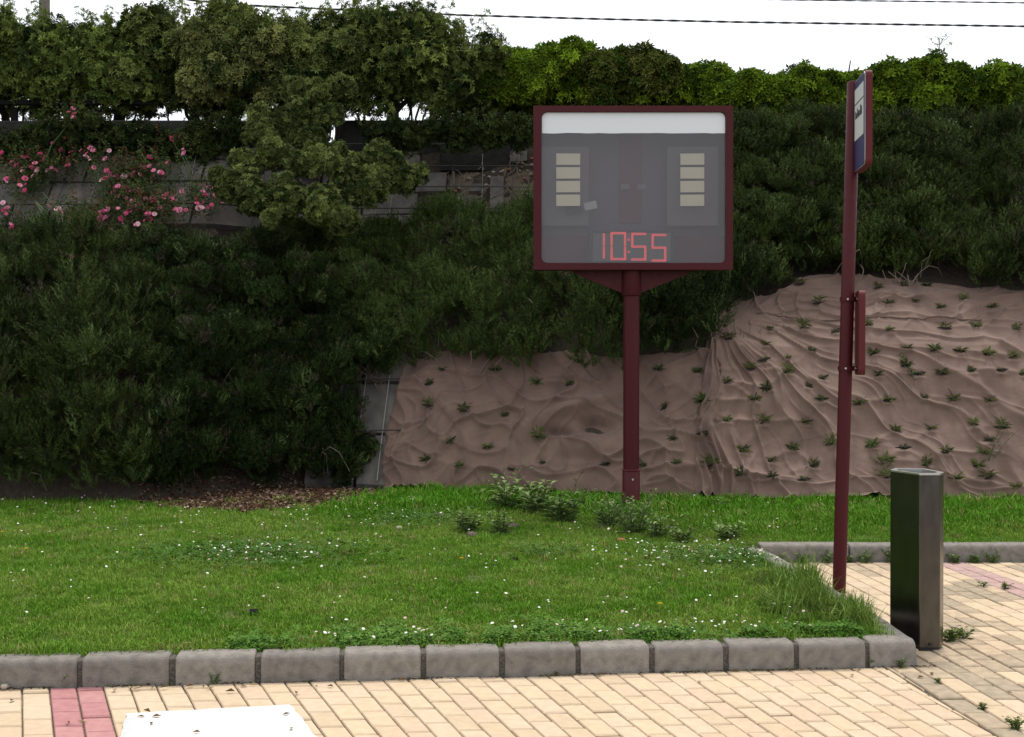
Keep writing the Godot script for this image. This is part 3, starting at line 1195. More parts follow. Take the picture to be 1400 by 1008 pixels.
# how far the cloth stands off the bank at (x, way up)
func cloth_off(x: float, a: float, pins: PackedVector2Array, right: bool) -> float:
	var wx := x + 0.10 * wav.get_noise_2d(x * 1.3, a * 1.3 + 40.0)
	var wa := a + 0.10 * wav.get_noise_2d(x * 1.3 + 60.0, a * 1.3)
	var d := 0.07
	d += 0.035 * wav.get_noise_2d(wx * 0.9 + 4.0, wa * 1.1)
	if right:
		# pulled tight: folds fan out from the upper left corner, pleats hang along the left edge
		var v := Vector2(wx - 1.9, wa - 2.05)
		var r := v.length()
		var th := atan2(v.x, -v.y)
		d += 0.030 * crease(wav.get_noise_2d(th * 3.6 + 3.0, r * 0.30), 0.08, 0.06) * smoothstep(0.1, 0.7, r)
		d += 0.015 * crease(wav.get_noise_2d(th * 8.0 + 31.0, r * 0.5), 0.10, 0.09) * smoothstep(0.3, 1.0, r) * (0.5 + wav.get_noise_2d(x * 1.4, a * 1.4))
		d += 0.075 * crease(wav.get_noise_2d(wx * 5.5 + 12.0, wa * 0.5), 0.16, 0.12) * exp(-pow((x - 1.62) / 0.20, 2.0))
		d += 0.016 * crease(wav.get_noise_2d(wx * 0.8 + 70.0, wa * 2.0), 0.06) * smoothstep(0.9, 0.2, a)
		d += 0.030 * crease(wav.get_noise_2d(wx * 1.6 - wa * 1.4, wa * 1.0 + wx * 1.2 + 9.0), 0.09) * smoothstep(1.6, 2.2, a)
	else:
		d += 0.040 * crease(wav.get_noise_2d(wx * 0.9 - wa * 1.0, wa * 1.3 + wx * 0.8), 0.05, 0.025)
		d += 0.030 * crease(wav.get_noise_2d(wx * 1.9 + wa * 0.9 + 20.0, wa * 1.0 - wx * 0.5), 0.05, 0.03)
		d += 0.018 * crease(wav.get_noise_2d(wx * 2.6 - wa * 2.4 + 50.0, wa * 2.2), 0.06) * (0.6 + wav.get_noise_2d(x * 1.6 + 5.0, a * 1.6))
		d += 0.040 * crease(wav.get_noise_2d(wx * 4.0 + 12.0, wa * 0.6), 0.2) * exp(-pow((x + 1.0) / 0.18, 2.0))
	d += 0.0025 * fine.get_noise_2d(x * 9.0, a * 9.0)
	var p := Vector2(x, a)
	var cell := Vector2i(int(floor(x * 4.0)), int(floor(a * 4.0)))
	for q in near_pins[int(right)].get(cell, []):
		var v: Vector2 = p - q
		if absf(v.x) < 0.12 and absf(v.y) < 0.10:
			# a short slit: the upper lip is drawn tight, the lower one gapes
			var gape := exp(-pow(v.x / 0.040, 4.0))
			d -= 0.008 * gape * exp(-pow((v.y - 0.006) / 0.02, 2.0))
			d += 0.016 * exp(-pow(v.x / 0.040, 2.0)) * exp(-pow((v.y + 0.046) / 0.016, 2.0))
	# the cloth is drawn tight between neighbouring slits
	for f in near_folds[int(right)].get(cell, []):
		var c := Geometry2D.get_closest_point_to_segment(p, f[0], f[1])
		var gap := p.distance_to(c)
		if gap < 0.11:
			var along: float = c.distance_to(f[0]) / f[0].distance_to(f[1])
			d += f[2] * exp(-(sqrt(gap * gap + 0.00035) - 0.0187) / 0.022) * sin(PI * clampf(along, 0.0, 1.0))
	if not right:
		# the cloth has slumped into a hollow
		d -= 0.15 * exp(-pow((x - 0.74) / 0.14, 2.0) - pow((a - 0.70) / 0.065, 2.0))
		d -= 0.10 * exp(-pow((x - 0.42) / 0.12, 2.0) - pow((a - 0.62) / 0.05, 2.0))
		d += 0.09 * exp(-pow((x - 0.55) / 0.34, 2.0) - pow((a - 0.86 - (x - 0.5) * 0.40) / 0.075, 2.0))
		d += 0.06 * exp(-pow((x - 0.70) / 0.30, 2.0) - pow((a - 0.46) / 0.09, 2.0))
	return maxf(d, -0.02)

func cloth_sheet(bottom: Array, top: Array, pins: PackedVector2Array, right: bool, nx: int, ny: int, fold_edge: bool) -> ArrayMesh:
	var st := start()
	st.set_smooth_group(1)
	var g := []
	for i in nx + 1:
		var t := float(i) / nx
		var xb := lerpf(bottom[0][0], bottom[-1][0], t)
		var col := []
		for k in ny + 1:
			var v := float(k) / ny
			var xt := lerpf(top[0][0], top[-1][0], t)
			var x := lerpf(xb, xt, v)
			if fold_edge and not right:
				x -= 0.085 * sin(PI * pow(v, 0.8)) * pow(1.0 - t, 3.0)
			var ab := lin(bottom, xb) + 0.02 * wav.get_noise_2d(xb * 5.0, 7.0)
			var ta := lin(top, xt) + 0.025 * wav.get_noise_2d(xt * 4.0, 3.0)
			var a := lerpf(ab, ta, v)
			var off := cloth_off(x, a, pins, right)
			if k == ny:
				off -= 0.06
			if fold_edge and i < 3:
				off -= [0.10, 0.045, 0.01][i]
			col.append(bank(x, a, off))
		g.append(col)
	for i in nx:
		for k in ny:
			var p: Vector3 = g[i][k]
			var q: Vector3 = g[i + 1][k + 1]
			var u: Vector3 = g[i][k + 1]
			var w: Vector3 = g[i + 1][k]
			var lift := (p + q - u - w).dot(Vector3(0, 0.6, 0.8))
			if lift > 0.0:
				tri(st, p, u, q); tri(st, p, q, w)
			else:
				tri(st, p, u, w); tri(st, u, q, w)
	return finish(st)

const NTH := ["first", "second", "third", "fourth", "fifth", "sixth", "seventh", "eighth", "ninth", "tenth", "eleventh", "twelfth", "thirteenth", "fourteenth", "fifteenth"]

func cloth_zone(set_no: int, p: Vector2) -> String:
	var band: String = ["upper", "middle", "lower"][clampi(int((p.y - [485.0, 385.0][set_no]) / [60.0, 95.0][set_no]), 0, 2)]
	var part := "slumped cloth left of the display pole" if p.x < 865 else "cloth just right of the display pole"
	if set_no == 1:
		part = "wide cloth near its left seam" if p.x < 1050 else "wide cloth left of the stop post" if p.x < 1150 else "wide cloth between post and bin" if p.x < 1250 else "wide cloth beyond the bin"
	return band + " level in the " + part

func seedling_mesh(kind: int) -> ArrayMesh:
	var st := start()
	st.set_smooth_group(FLAT)
	var n := [24, 32, 18][kind] as int
	for i in n:
		var a := TAU * i * 0.382 + rng.randf()
		var el := rng.randf_range(0.05, 0.9)
		var d := Vector3(cos(a), el, sin(a)).normalized()
		var base := Vector3(0, 0.012 * rng.randf(), 0)
		if kind == 1:
			base += Vector3(rng.randfn() * 0.012, rng.randf() * 0.04, rng.randfn() * 0.008)
		leaf(st, base, d, Vector3.UP, rng.randf_range(0.045, 0.085), [0.010, 0.008, 0.014][kind], 0.2)
	return finish(st)

func build_cloth() -> void:
	var right := []
	var left := []
	for p in SEEDLINGS_RIGHT:
		right.append(Vector2(950.0 + p[0] * 0.357, 360.0 + p[1] * 0.357))
	for p in SEEDLINGS_LEFT:
		left.append(Vector2(430.0 + p[0] * 0.407, 400.0 + p[1] * 0.407))
	var pins_r := PackedVector2Array()
	var pins_l := PackedVector2Array()
	for p in right:
		pins_r.append(on_bank(p.x, p.y, 0.09))
	for p in left:
		pins_l.append(on_bank(p.x, p.y, 0.09))
	sort_pins(pins_l, false)
	sort_pins(pins_r, true)
	var lt := []
	for p in [[553, 492], [600, 482], [720, 479], [850, 484], [960, 476], [985, 478]]:
		var q := on_bank(p[0], p[1], 0.08)
		lt.append([q.x, q.y])
	var lb := [[-1.12, -0.07], [0.0, -0.07], [0.9, -0.07], [1.68, -0.07]]
	var cl := thing("ground_cloth", "slumped brown woven cloth on the bank behind the display pole", "cloth", bank(0.2, 0.0))
	obj("sheet", cloth_sheet(lb, lt, pins_l, false, 230, 120, true), M.cloth, cl, -cl.position)
	var rt := []
	for p in [[964, 470], [985, 424], [1010, 410], [1060, 400], [1105, 378], [1180, 374], [1300, 386], [1400, 396], [1560, 402]]:
		var q := on_bank(p[0], p[1], 0.08)
		rt.append([q.x, q.y])
	var rb := [[1.42, -0.07], [3.0, -0.07], [6.0, -0.07]]
	var cr := thing("ground_cloth", "wide brown woven cloth dotted with seedlings, rising behind post and bin", "cloth", bank(3.0, 0.0))
	obj("sheet", cloth_sheet(rb, rt, pins_r, true, 520, 290, true), M.cloth, cr, -cr.position)
	# a sewn seam across the upper part
	var seam := []
	for i in 50:
		var q := on_bank(1035.0 + i * 6.3, 428.0 + 8.0 * smoothstep(0, 18, i) - 3.0 * smoothstep(25, 45, i), 0.1)
		seam.append(bank(q.x, q.y, cloth_off(q.x, q.y, pins_r, true) + 0.004))
	var st := start()
	for i in seam.size() - 1:
		var w := Vector3(0, 0.010, 0.004)
		quad(st, seam[i], seam[i] + w, seam[i + 1] + w, seam[i + 1])
		quad(st, seam[i] + w, seam[i] + Vector3(0, 0.012, -0.02), seam[i + 1] + Vector3(0, 0.012, -0.02), seam[i + 1] + w)
	obj("seam", finish(st), M.cloth, cr, -cr.position)

	var kinds := [seedling_mesh(0), seedling_mesh(1), seedling_mesh(2)]
	var mats := []
	for i in 5:
		var c: Array = [[0.034, 0.060, 0.016], [0.055, 0.090, 0.020], [0.022, 0.040, 0.013], [0.080, 0.115, 0.03], [0.042, 0.070, 0.018]][i]
		var m := leafy("seedling_green_%d" % i, 0.5, 0.3)
		m.vertex_color_use_as_albedo = false
		m.albedo_color = rgb(c[0], c[1], c[2])
		mats.append(m)
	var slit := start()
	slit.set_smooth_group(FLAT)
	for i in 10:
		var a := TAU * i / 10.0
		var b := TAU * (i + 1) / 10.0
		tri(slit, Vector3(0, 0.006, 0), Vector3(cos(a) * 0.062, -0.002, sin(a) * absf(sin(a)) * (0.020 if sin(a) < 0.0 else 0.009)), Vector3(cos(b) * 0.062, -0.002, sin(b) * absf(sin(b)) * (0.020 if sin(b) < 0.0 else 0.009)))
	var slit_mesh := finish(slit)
	for set_no in 2:
		var pins: PackedVector2Array = [pins_l, pins_r][set_no]
		var pix: Array = [left, right][set_no]
		for i in pins.size():
			var q := pins[i]
			var off := cloth_off(q.x, q.y, pins, set_no == 1)
			var n := bank_normal(q.y)
			var p := bank(q.x, q.y, off)
			var zone := cloth_zone(set_no, pix[i])
			var nth := 0
			for o in pix:
				if cloth_zone(set_no, o) == zone and (o.x < pix[i].x or (o.x == pix[i].x and o.y < pix[i].y)):
					nth += 1
			var label := "%s seedling from left at %s" % [NTH[nth], zone]
			var group := "seedlings at " + zone
			var s := thing("seedling", label, "seedling", p, group)
			var soil := obj("shaded_slit", slit_mesh, M.slit_shade_soil, s)  # soil lens on the cloth, its dark colour paints the shade inside the slit
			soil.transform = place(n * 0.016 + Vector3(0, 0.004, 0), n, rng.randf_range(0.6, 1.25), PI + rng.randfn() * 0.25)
			var grow := (n * 0.7 + Vector3(0, 0.6, 0) + rand_dir() * 0.25).normalized()
			var lv := obj("leaves", kinds[rng.randi() % 3], mats[rng.randi() % 5], s)
			lv.transform = place(n * 0.002, grow, rng.randf_range(0.65, 1.35), rng.randf() * TAU)
	# two taller weeds that came up through the cloth at the right
	for w in [[1352, 625, 0.34], [1212, 638, 0.14], [1240, 500, 0.16], [1250, 520, 0.13]]:
		var q := on_bank(w[0], w[1], 0.09)
		var p := bank(q.x, q.y, cloth_off(q.x, q.y, pins_r, true) - 0.01)
		var names := {1352: "tall pale green weed growing through the cloth right of the bin", 1212: "thin weed at the cloth left of the bin's top", 1240: "upper of two upright weeds in cloth right of the stop post", 1250: "lower of two upright weeds in cloth right of the stop post"}
		weed("cloth_weed", names[w[0]], p, w[2], 3, 0.05, Color(0.06, 0.11, 0.025), Color(0.12, 0.18, 0.05))


# ------------------------------------------------------------------ the information display
func segment_digit(st: SurfaceTool, segs: String, x: float, y: float, w: float, h: float, t: float, z: float) -> void:
	var e := 0.0025
	var map := {"a": [x, y + h - t, x + w, y + h], "g": [x, y + h / 2 - t / 2, x + w, y + h / 2 + t / 2], "d": [x, y, x + w, y + t], "f": [x, y + h / 2 + e, x + t, y + h], "b": [x + w - t, y + h / 2 + e, x + w, y + h], "e": [x, y, x + t, y + h / 2 - e], "c": [x + w - t, y, x + w, y + h / 2 - e]}
	for s in segs:
		var r: Array = map[s]
		slab(st, rounded_rect(r[0], r[1], r[2], r[3], t * 0.38, 3), z, z + 0.004)

func build_display() -> void:
	var Z := 9.85
	var o := thing("information_display", "maroon framed display case on a round pole showing red 10:55 clock", "display", Vector3(0.93, 0.1, -Z))
	var x0 := 0.165 - 0.93
	var x1 := 1.700 - 0.93
	var y0 := 1.962 - 0.1
	var y1 := 3.222 - 0.1
	var front := 0.0
	# case frame: outer rectangle with a rounded opening, made of four mitred bars and four corner fillets
	var ox0 := x0 + 0.062
	var ox1 := x1 - 0.054
	var oy0 := y0 + 0.052
	var oy1 := y1 - 0.046
	var st := start()
	var inner := rounded_rect(ox0, oy0, ox1, oy1, 0.045, 6)
	var outer := PackedVector2Array()
	var mid := Vector2((ox0 + ox1) / 2, (oy0 + oy1) / 2)
	for p in inner:
		var d := p - mid
		var k := minf((x1 - mid.x if d.x > 0 else mid.x - x0) / maxf(absf(d.x), 0.0001), (y1 - mid.y if d.y > 0 else mid.y - y0) / maxf(absf(d.y), 0.0001))
		outer.append(mid + d * k)
	# the corners of the outer outline must be square: shift the nearest point to each
	for c in [Vector2(x0, y0), Vector2(x1, y0), Vector2(x0, y1), Vector2(x1, y1)]:
		var best := 0
		for i in outer.size():
			if outer[i].distance_to(c) < outer[best].distance_to(c):
				best = i
		outer[best] = c
	st.set_smooth_group(FLAT)
	for i in inner.size():
		var j := (i + 1) % inner.size()
		var a := inner[i]
		var b := inner[j]
		var c := outer[j]
		var d := outer[i]
		quad(st, Vector3(a.x, a.y, front), Vector3(b.x, b.y, front), Vector3(c.x, c.y, front), Vector3(d.x, d.y, front))
		quad(st, Vector3(d.x, d.y, front), Vector3(c.x, c.y, front), Vector3(c.x, c.y, front - 0.05), Vector3(d.x, d.y, front - 0.05))
		quad(st, Vector3(b.x, b.y, front), Vector3(a.x, a.y, front), Vector3(a.x, a.y, front - 0.03), Vector3(b.x, b.y, front - 0.03))
		quad(st, Vector3(c.x, c.y, front - 0.05), Vector3(b.x, b.y, front - 0.03), Vector3(a.x, a.y, front - 0.03), Vector3(d.x, d.y, front - 0.05))
	obj("frame", finish(st), M.maroon, o)
	# case body behind the frame
	st = start()
	var w := x1 - x0 - 0.012
	var h := y1 - y0 - 0.012
	var cx := (x0 + x1) / 2
	var cy := (y0 + y1) / 2
	var t := 0.012
	for b in [[cx, y0 + 0.006 + t / 2, w, t], [cx, y1 - 0.006 - t / 2, w, t], [x0 + 0.006 + t / 2, cy, t, h - 2 * t - 0.002], [x1 - 0.006 - t / 2, cy, t, h - 2 * t - 0.002]]:
		box(st, Transform3D(Basis(), Vector3(b[0], b[1], -0.1405)), Vector3(b[2], b[3], 0.18), 0.003)
	obj("case", finish(st), M.maroon, o)
	obj("back_panel", box_mesh(Vector3(w - 0.03, h - 0.03, 0.012), 0.002), M.cabinet_grey, o, Vector3(cx, cy, -0.2245))
	st = start()
	box(st, Transform3D(Basis(), Vector3(0, cy + 0.16, -0.2135)), Vector3(0.17, h * 0.66, 0.008), 0.002)
	obj("centre_band", finish(st), M.cabinet_maroon, o)
	obj("lower_band", box_mesh(Vector3(w - 0.04, 0.24, 0.008), 0.002), M.cabinet_maroon, o, Vector3(cx, y0 + 0.16, -0.2135))
	# two notice boards with cream slips
	for k in 2:
		var bx: float = [-0.53, 0.48][k]
		obj("notice_board", box_mesh(Vector3(0.40, 0.62, 0.01), 0.003), M.board_grey, o, Vector3(bx, cy + 0.03, -0.150))
		for r in 4:
			var sl := obj("notice_slip", box_mesh(Vector3(0.185, 0.088, 0.003), 0.001), M.slip_cream, o, Vector3(bx + [0.0, -0.03][k] + 0.03 * 0.0 + 0.035 - 0.02 * k, cy + 0.228 - 0.106 * r, -0.06))
			sl.rotation.z = rng.randf_range(-0.01, 0.01)
	obj("loose_card", box_mesh(Vector3(0.10, 0.06, 0.003), 0.001), M.cabinet_pale, o, Vector3(-0.32, cy - 0.125, -0.105)).rotation.z = 0.2
	obj("dark_card", box_mesh(Vector3(0.12, 0.07, 0.003), 0.001), M.black_plastic, o, Vector3(-0.45, cy - 0.155, -0.10)).rotation.z = 0.3
	for k in 2:
		obj("small_card", box_mesh(Vector3(0.07, 0.04, 0.003), 0.001), M.board_grey, o, Vector3(-0.045 + 0.13 * k, cy + 0.03, -0.17))
	# the clock stands right behind the pane
	var clk := obj("clock", box_mesh(Vector3(0.67, 0.255, 0.05), 0.004), M.clock_case, o, Vector3(-0.005, oy0 + 0.128, -0.0695))
	obj("clock_face", box_mesh(Vector3(0.60, 0.215, 0.003), 0.001), M.clock_grey, clk, Vector3(0, -0.005, 0.0275))
	st = start()
	var dz := 0.030
	segment_digit(st, "bc", -0.225, -0.092, 0.018, 0.195, 0.0175, dz)
	segment_digit(st, "abcdef", -0.165, -0.105, 0.122, 0.218, 0.018, dz)
	for y in [0.045, -0.05]:
		slab(st, rounded_rect(-0.032, y, -0.014, y + 0.018, 0.008, 4), dz, dz + 0.004)
	segment_digit(st, "afgcd", -0.005, -0.108, 0.118, 0.215, 0.018, dz)
	segment_digit(st, "afgcd", 0.152, -0.116, 0.115, 0.215, 0.018, dz)
	obj("led_digits", finish(st), M.led_red, clk)
	# dull acrylic pane and the white film across its top
	st = start()
	var sheet := rounded_rect(ox0 - 0.012, oy0 - 0.012, ox1 + 0.012, oy1 + 0.012, 0.05, 6)
	var cut := Geometry2D.triangulate_polygon(sheet)
	for i in range(0, cut.size(), 3):
		tri(st, Vector3(sheet[cut[i]].x, sheet[cut[i]].y, front - 0.0255), Vector3(sheet[cut[i + 1]].x, sheet[cut[i + 1]].y, front - 0.0255), Vector3(sheet[cut[i + 2]].x, sheet[cut[i + 2]].y, front - 0.0255))
	obj("pane", finish(st), M.acrylic, o)
	var film := PackedVector2Array()
	var fb := y1 - 0.208
	for p in rounded_rect(ox0 + 0.004, fb - 0.2, ox1 - 0.004, oy1 - 0.003, 0.042, 6):
		if p.y > fb:
			film.append(p)
	var trimmed := PackedVector2Array()
	for i in 30:
		trimmed.append(Vector2(lerpf(ox0 + 0.004, ox1 - 0.004, i / 29.0), fb + 0.004 * fine.get_noise_1d(i * 0.35)))
	film.append_array(trimmed)
	st = start()
	slab(st, film, front - 0.0235, front - 0.0225)
	obj("white_film", finish(st), M.film_white, o)
	# gusset brackets, pole, collar and sleeve
	for s in [-1, 1]:
		st = start()
		slab(st, PackedVector2Array([Vector2(0.055 * s, y0 - 0.002), Vector2(0.47 * s, y0 - 0.002), Vector2(0.43 * s, y0 - 0.03), Vector2(0.075 * s, y0 - 0.172), Vector2(0.055 * s, y0 - 0.172)]), -0.135, -0.120)
		obj("bracket", finish(st), M.maroon, o)
	st = start()
	tube(st, [Vector3(0, -0.15, -0.1275), Vector3(0, y0 - 0.19, -0.1275)], [0.063, 0.063], 28)
	obj("pole", finish(st), M.maroon, o)
	st = start()
	tube(st, [Vector3(0, y0 - 0.200, -0.1275), Vector3(0, y0 - 0.194, -0.1275), Vector3(0, y0 - 0.19, -0.1275), Vector3(0, y0 - 0.0025, -0.1275)], [0.066, 0.074, 0.076, 0.076], 28)
	obj("collar", finish(st), M.maroon, o)
	var sl := start()
	tube(sl, [Vector3(0, -0.1, -0.1275), Vector3(0, 0.30, -0.1275), Vector3(0, 0.305, -0.1275)], [0.069, 0.069, 0.064], 28)
	var sleeve := obj("sleeve", finish(sl), M.maroon, o)
	for y in [0.303, 0.088]:
		st = start()
		tube(st, [Vector3(0, y, -0.1275), Vector3(0, y + 0.002, -0.1275), Vector3(0, y + 0.009, -0.1275), Vector3(0, y + 0.011, -0.1275)], [0.070, 0.0735, 0.0735, 0.070], 28)
		obj("ring", finish(st), M.maroon_faded, sleeve)
	st = start()
	tube(st, [Vector3(0.006, 0.24, -0.062), Vector3(0.006, 0.24, -0.052)], [0.009, 0.008], 10)
	obj("bolt", finish(st), M.aluminium, sleeve)


# ------------------------------------------------------------------ the stop post
func build_post() -> void:
	var base := Vector3(1.792, 0.0, -7.0)
	var o := thing("bus_stop_post", "slim maroon post with a side-on blue and white stop sign", "signpost", base)
	var top := Vector3(0.075, 2.79, 0.0)
	var st := start()
	tube(st, [Vector3(-0.002, -0.05, 0), top * 0.5, top - Vector3(0, 0.006, 0), top], [0.036, 0.036, 0.036, 0.031], 24)
	obj("pole", finish(st), M.maroon, o)
	# sign plate: it stands out from the pole towards the road
	var far_p := Vector3(1.868, 0, -6.985)
	var near_p := Vector3(1.838, 0, -6.66)
	var dir := (near_p - far_p).normalized()
	var nrm := Vector3(dir.z, 0, -dir.x) * -1.0   # towards the left, where the face looks
	var length := far_p.distance_to(near_p)
	var b := Basis(dir, Vector3.UP, nrm)
	var plate := Node3D.new()
	plate.name = "sign_plate"
	o.add_child(plate)
	plate.transform = Transform3D(b, far_p - base + Vector3(0, 2.285, 0))
	st = start()
	slab(st, rounded_rect(0, 0, length, 0.498, 0.03, 5), -0.035, 0.0)
	obj("plate_body", finish(st), M.maroon_faded, plate)
	st = start()
	slab(st, rounded_rect(0.006, 0.006, length - 0.006, 0.492, 0.026, 5), 0.0005, 0.003)
	obj("edge_trim", finish(st), M.aluminium, plate)
	st = start()
	slab(st, rounded_rect(0.012, 0.012, length - 0.012, 0.486, 0.022, 5), 0.0032, 0.005)
	obj("blue_face", finish(st), M.navy, plate)
	obj("white_field", box_mesh(Vector3(length - 0.07, 0.275, 0.002), 0.0005), M.sign_white, plate, Vector3(length * 0.52, 0.306, 0.0062))
	obj("rule", box_mesh(Vector3(length - 0.07, 0.006, 0.001), 0.0002), M.ink, plate, Vector3(length * 0.52, 0.362, 0.0078))
	# illegible dark lettering in the white field
	for k in 7:
		obj("letter_stroke", box_mesh(Vector3(0.022, [0.042, 0.03, 0.05, 0.034, 0.03, 0.055, 0.045][k], 0.001), 0.0002), M.ink, plate, Vector3(0.075 + 0.029 * k, 0.302 + [0.0, -0.006, 0.004, -0.004, -0.006, 0.006, 0.0][k], 0.0078)).rotation.z = [0.1, -0.2, 0.05, 0.3, -0.15, 0.1, -0.1][k]
	for y in [0.08, 0.43]:
		obj("clamp", box_mesh(Vector3(0.03, 0.03, 0.06), 0.003), M.maroon, plate, Vector3(0.012, y, -0.045))
	# timetable box on two clamps, seen from its edge
	var hold := Node3D.new()
	hold.name = "timetable_holder"
	o.add_child(hold)
	hold.position = Vector3(0.0, 1.17, 0.0)
	var bx := 0.135
	st = start()
	var prof := PackedVector2Array()
	for p in rounded_rect(-0.15, 0.02, 0.13, 0.475, 0.035, 6):
		prof.append(p)
	slab(st, prof, -0.016, 0.016)
	var bd := obj("box_body", finish(st), M.maroon_faded, hold, Vector3(bx - 0.025, 0, 0.0))
	bd.rotation.y = deg_to_rad(80)
	st = start()
	slab(st, rounded_rect(-0.125, 0.05, 0.105, 0.445, 0.012, 4), 0.0165, 0.018)
	var pg := obj("timetable_sheet", finish(st), M.sign_white, hold, Vector3(bx - 0.025, 0, 0.0))
	pg.rotation.y = deg_to_rad(80)
	for y in [0.055, 0.432]:
		st = start()
		tube(st, [Vector3(0.0 + 0.028 * (y + 1.17), y - 0.013, 0), Vector3(0.028 * (y + 1.17), y + 0.013, 0)], [0.043, 0.043], 24)
		var ring := obj("clamp_ring", finish(st), M.maroon, hold)
		obj("clamp_arm", box_mesh(Vector3(0.07, 0.024, 0.03), 0.003), M.maroon, hold, Vector3(0.092, y, 0.0))
		for s in [[-0.012, 0.045], [0.04, 0.05]]:
			st = start()
			tube(st, [Vector3(s[0] + 0.028 * (y + 1.17), y, s[1] - 0.012), Vector3(s[0] + 0.028 * (y + 1.17), y, s[1])], [0.006, 0.0055], 8)
			obj("bolt", finish(st), M.aluminium, ring)


# ------------------------------------------------------------------ the litter bin
func build_bin() -> void:
	var ring := [Vector2(1.786, -5.600), Vector2(1.876, -5.602), Vector2(1.916, -5.672), Vector2(1.890, -5.865), Vector2(1.762, -5.882), Vector2(1.711, -5.785)]
	var mid := Vector2(1.815, -5.735)
	var o := thing("litter_bin", "tall faceted stainless steel litter bin beside the kerb corner", "litter bin", Vector3(mid.x, 0, mid.y))
	var h := 0.768
	var n := ring.size()
	# rounded corners between the facets
	var out := []
	for i in n:
		var p: Vector2 = ring[i] - mid
		var a: Vector2 = ring[(i + n - 1) % n] - mid
		var c: Vector2 = ring[(i + 1) % n] - mid
		var r := 0.007
		var p0 := p + (a - p).normalized() * r
		var p1 := p + (c - p).normalized() * r
		for k in 4:
			var t := k / 3.0
			out.append(p0.lerp(p, t).lerp(p.lerp(p1, t), t))
	var st := start()
	st.set_smooth_group(FLAT)
	for i in out.size():
		var a: Vector2 = out[i]
		var b: Vector2 = out[(i + 1) % out.size()]
		quad(st, Vector3(a.x, 0.012, a.y), Vector3(b.x, 0.012, b.y), Vector3(b.x, h, b.y), Vector3(a.x, h, a.y))
	obj("body", finish(st), M.steel, o)
	# top plate with an oval opening and a rim
	st = start()
	st.set_smooth_group(FLAT)
	var hole := []
	for p in out:
		hole.append(Vector2(p.x * 0.78, p.y * 0.78))
	for i in out.size():
		var j := (i + 1) % out.size()
		var a: Vector2 = out[i] * 1.008
		var b: Vector2 = out[j] * 1.008
		quad(st, Vector3(a.x, h + 0.0, a.y), Vector3(b.x, h + 0.0, b.y), Vector3(b.x, h + 0.007, b.y), Vector3(a.x, h + 0.007, a.y))
		quad(st, Vector3(a.x, h + 0.007, a.y), Vector3(b.x, h + 0.007, b.y), Vector3(hole[j].x, h + 0.007, hole[j].y), Vector3(hole[i].x, h + 0.007, hole[i].y))
		quad(st, Vector3(hole[i].x, h + 0.007, hole[i].y), Vector3(hole[j].x, h + 0.007, hole[j].y), Vector3(hole[j].x, h - 0.02, hole[j].y), Vector3(hole[i].x, h - 0.02, hole[i].y))
	obj("rim", finish(st), M.steel_edge, o)
	st = start()
	st.set_smooth_group(1)
	for i in out.size():
		var j := (i + 1) % out.size()
		quad(st, Vector3(hole[i].x, h - 0.02, hole[i].y), Vector3(hole[j].x, h - 0.02, hole[j].y), Vector3(hole[j].x * 0.95, 0.06, hole[j].y * 0.95), Vector3(hole[i].x * 0.95, 0.06, hole[i].y * 0.95))
		tri(st, Vector3(0, 0.06, 0), Vector3(hole[j].x * 0.95, 0.06, hole[j].y * 0.95), Vector3(hole[i].x * 0.95, 0.06, hole[i].y * 0.95))
	obj("liner", finish(st), M.black_plastic, o)
	st = start()
	for i in out.size():
		var j := (i + 1) % out.size()
		var a: Vector2 = out[i] * 0.93
		var b: Vector2 = out[j] * 0.93
		quad(st, Vector3(a.x, -0.005, a.y), Vector3(b.x, -0.005, b.y), Vector3(b.x, 0.014, b.y), Vector3(a.x, 0.014, a.y))
		tri(st, Vector3(0, 0.013, 0), Vector3(a.x, 0.013, a.y), Vector3(b.x, 0.013, b.y))
	obj("plinth", finish(st), M.black_plastic, o)
	obj("lock", box_mesh(Vector3(0.014, 0.012, 0.012), 0.002), M.black_plastic, o, Vector3(1.835 - mid.x, 0.026, -5.597 - mid.y))


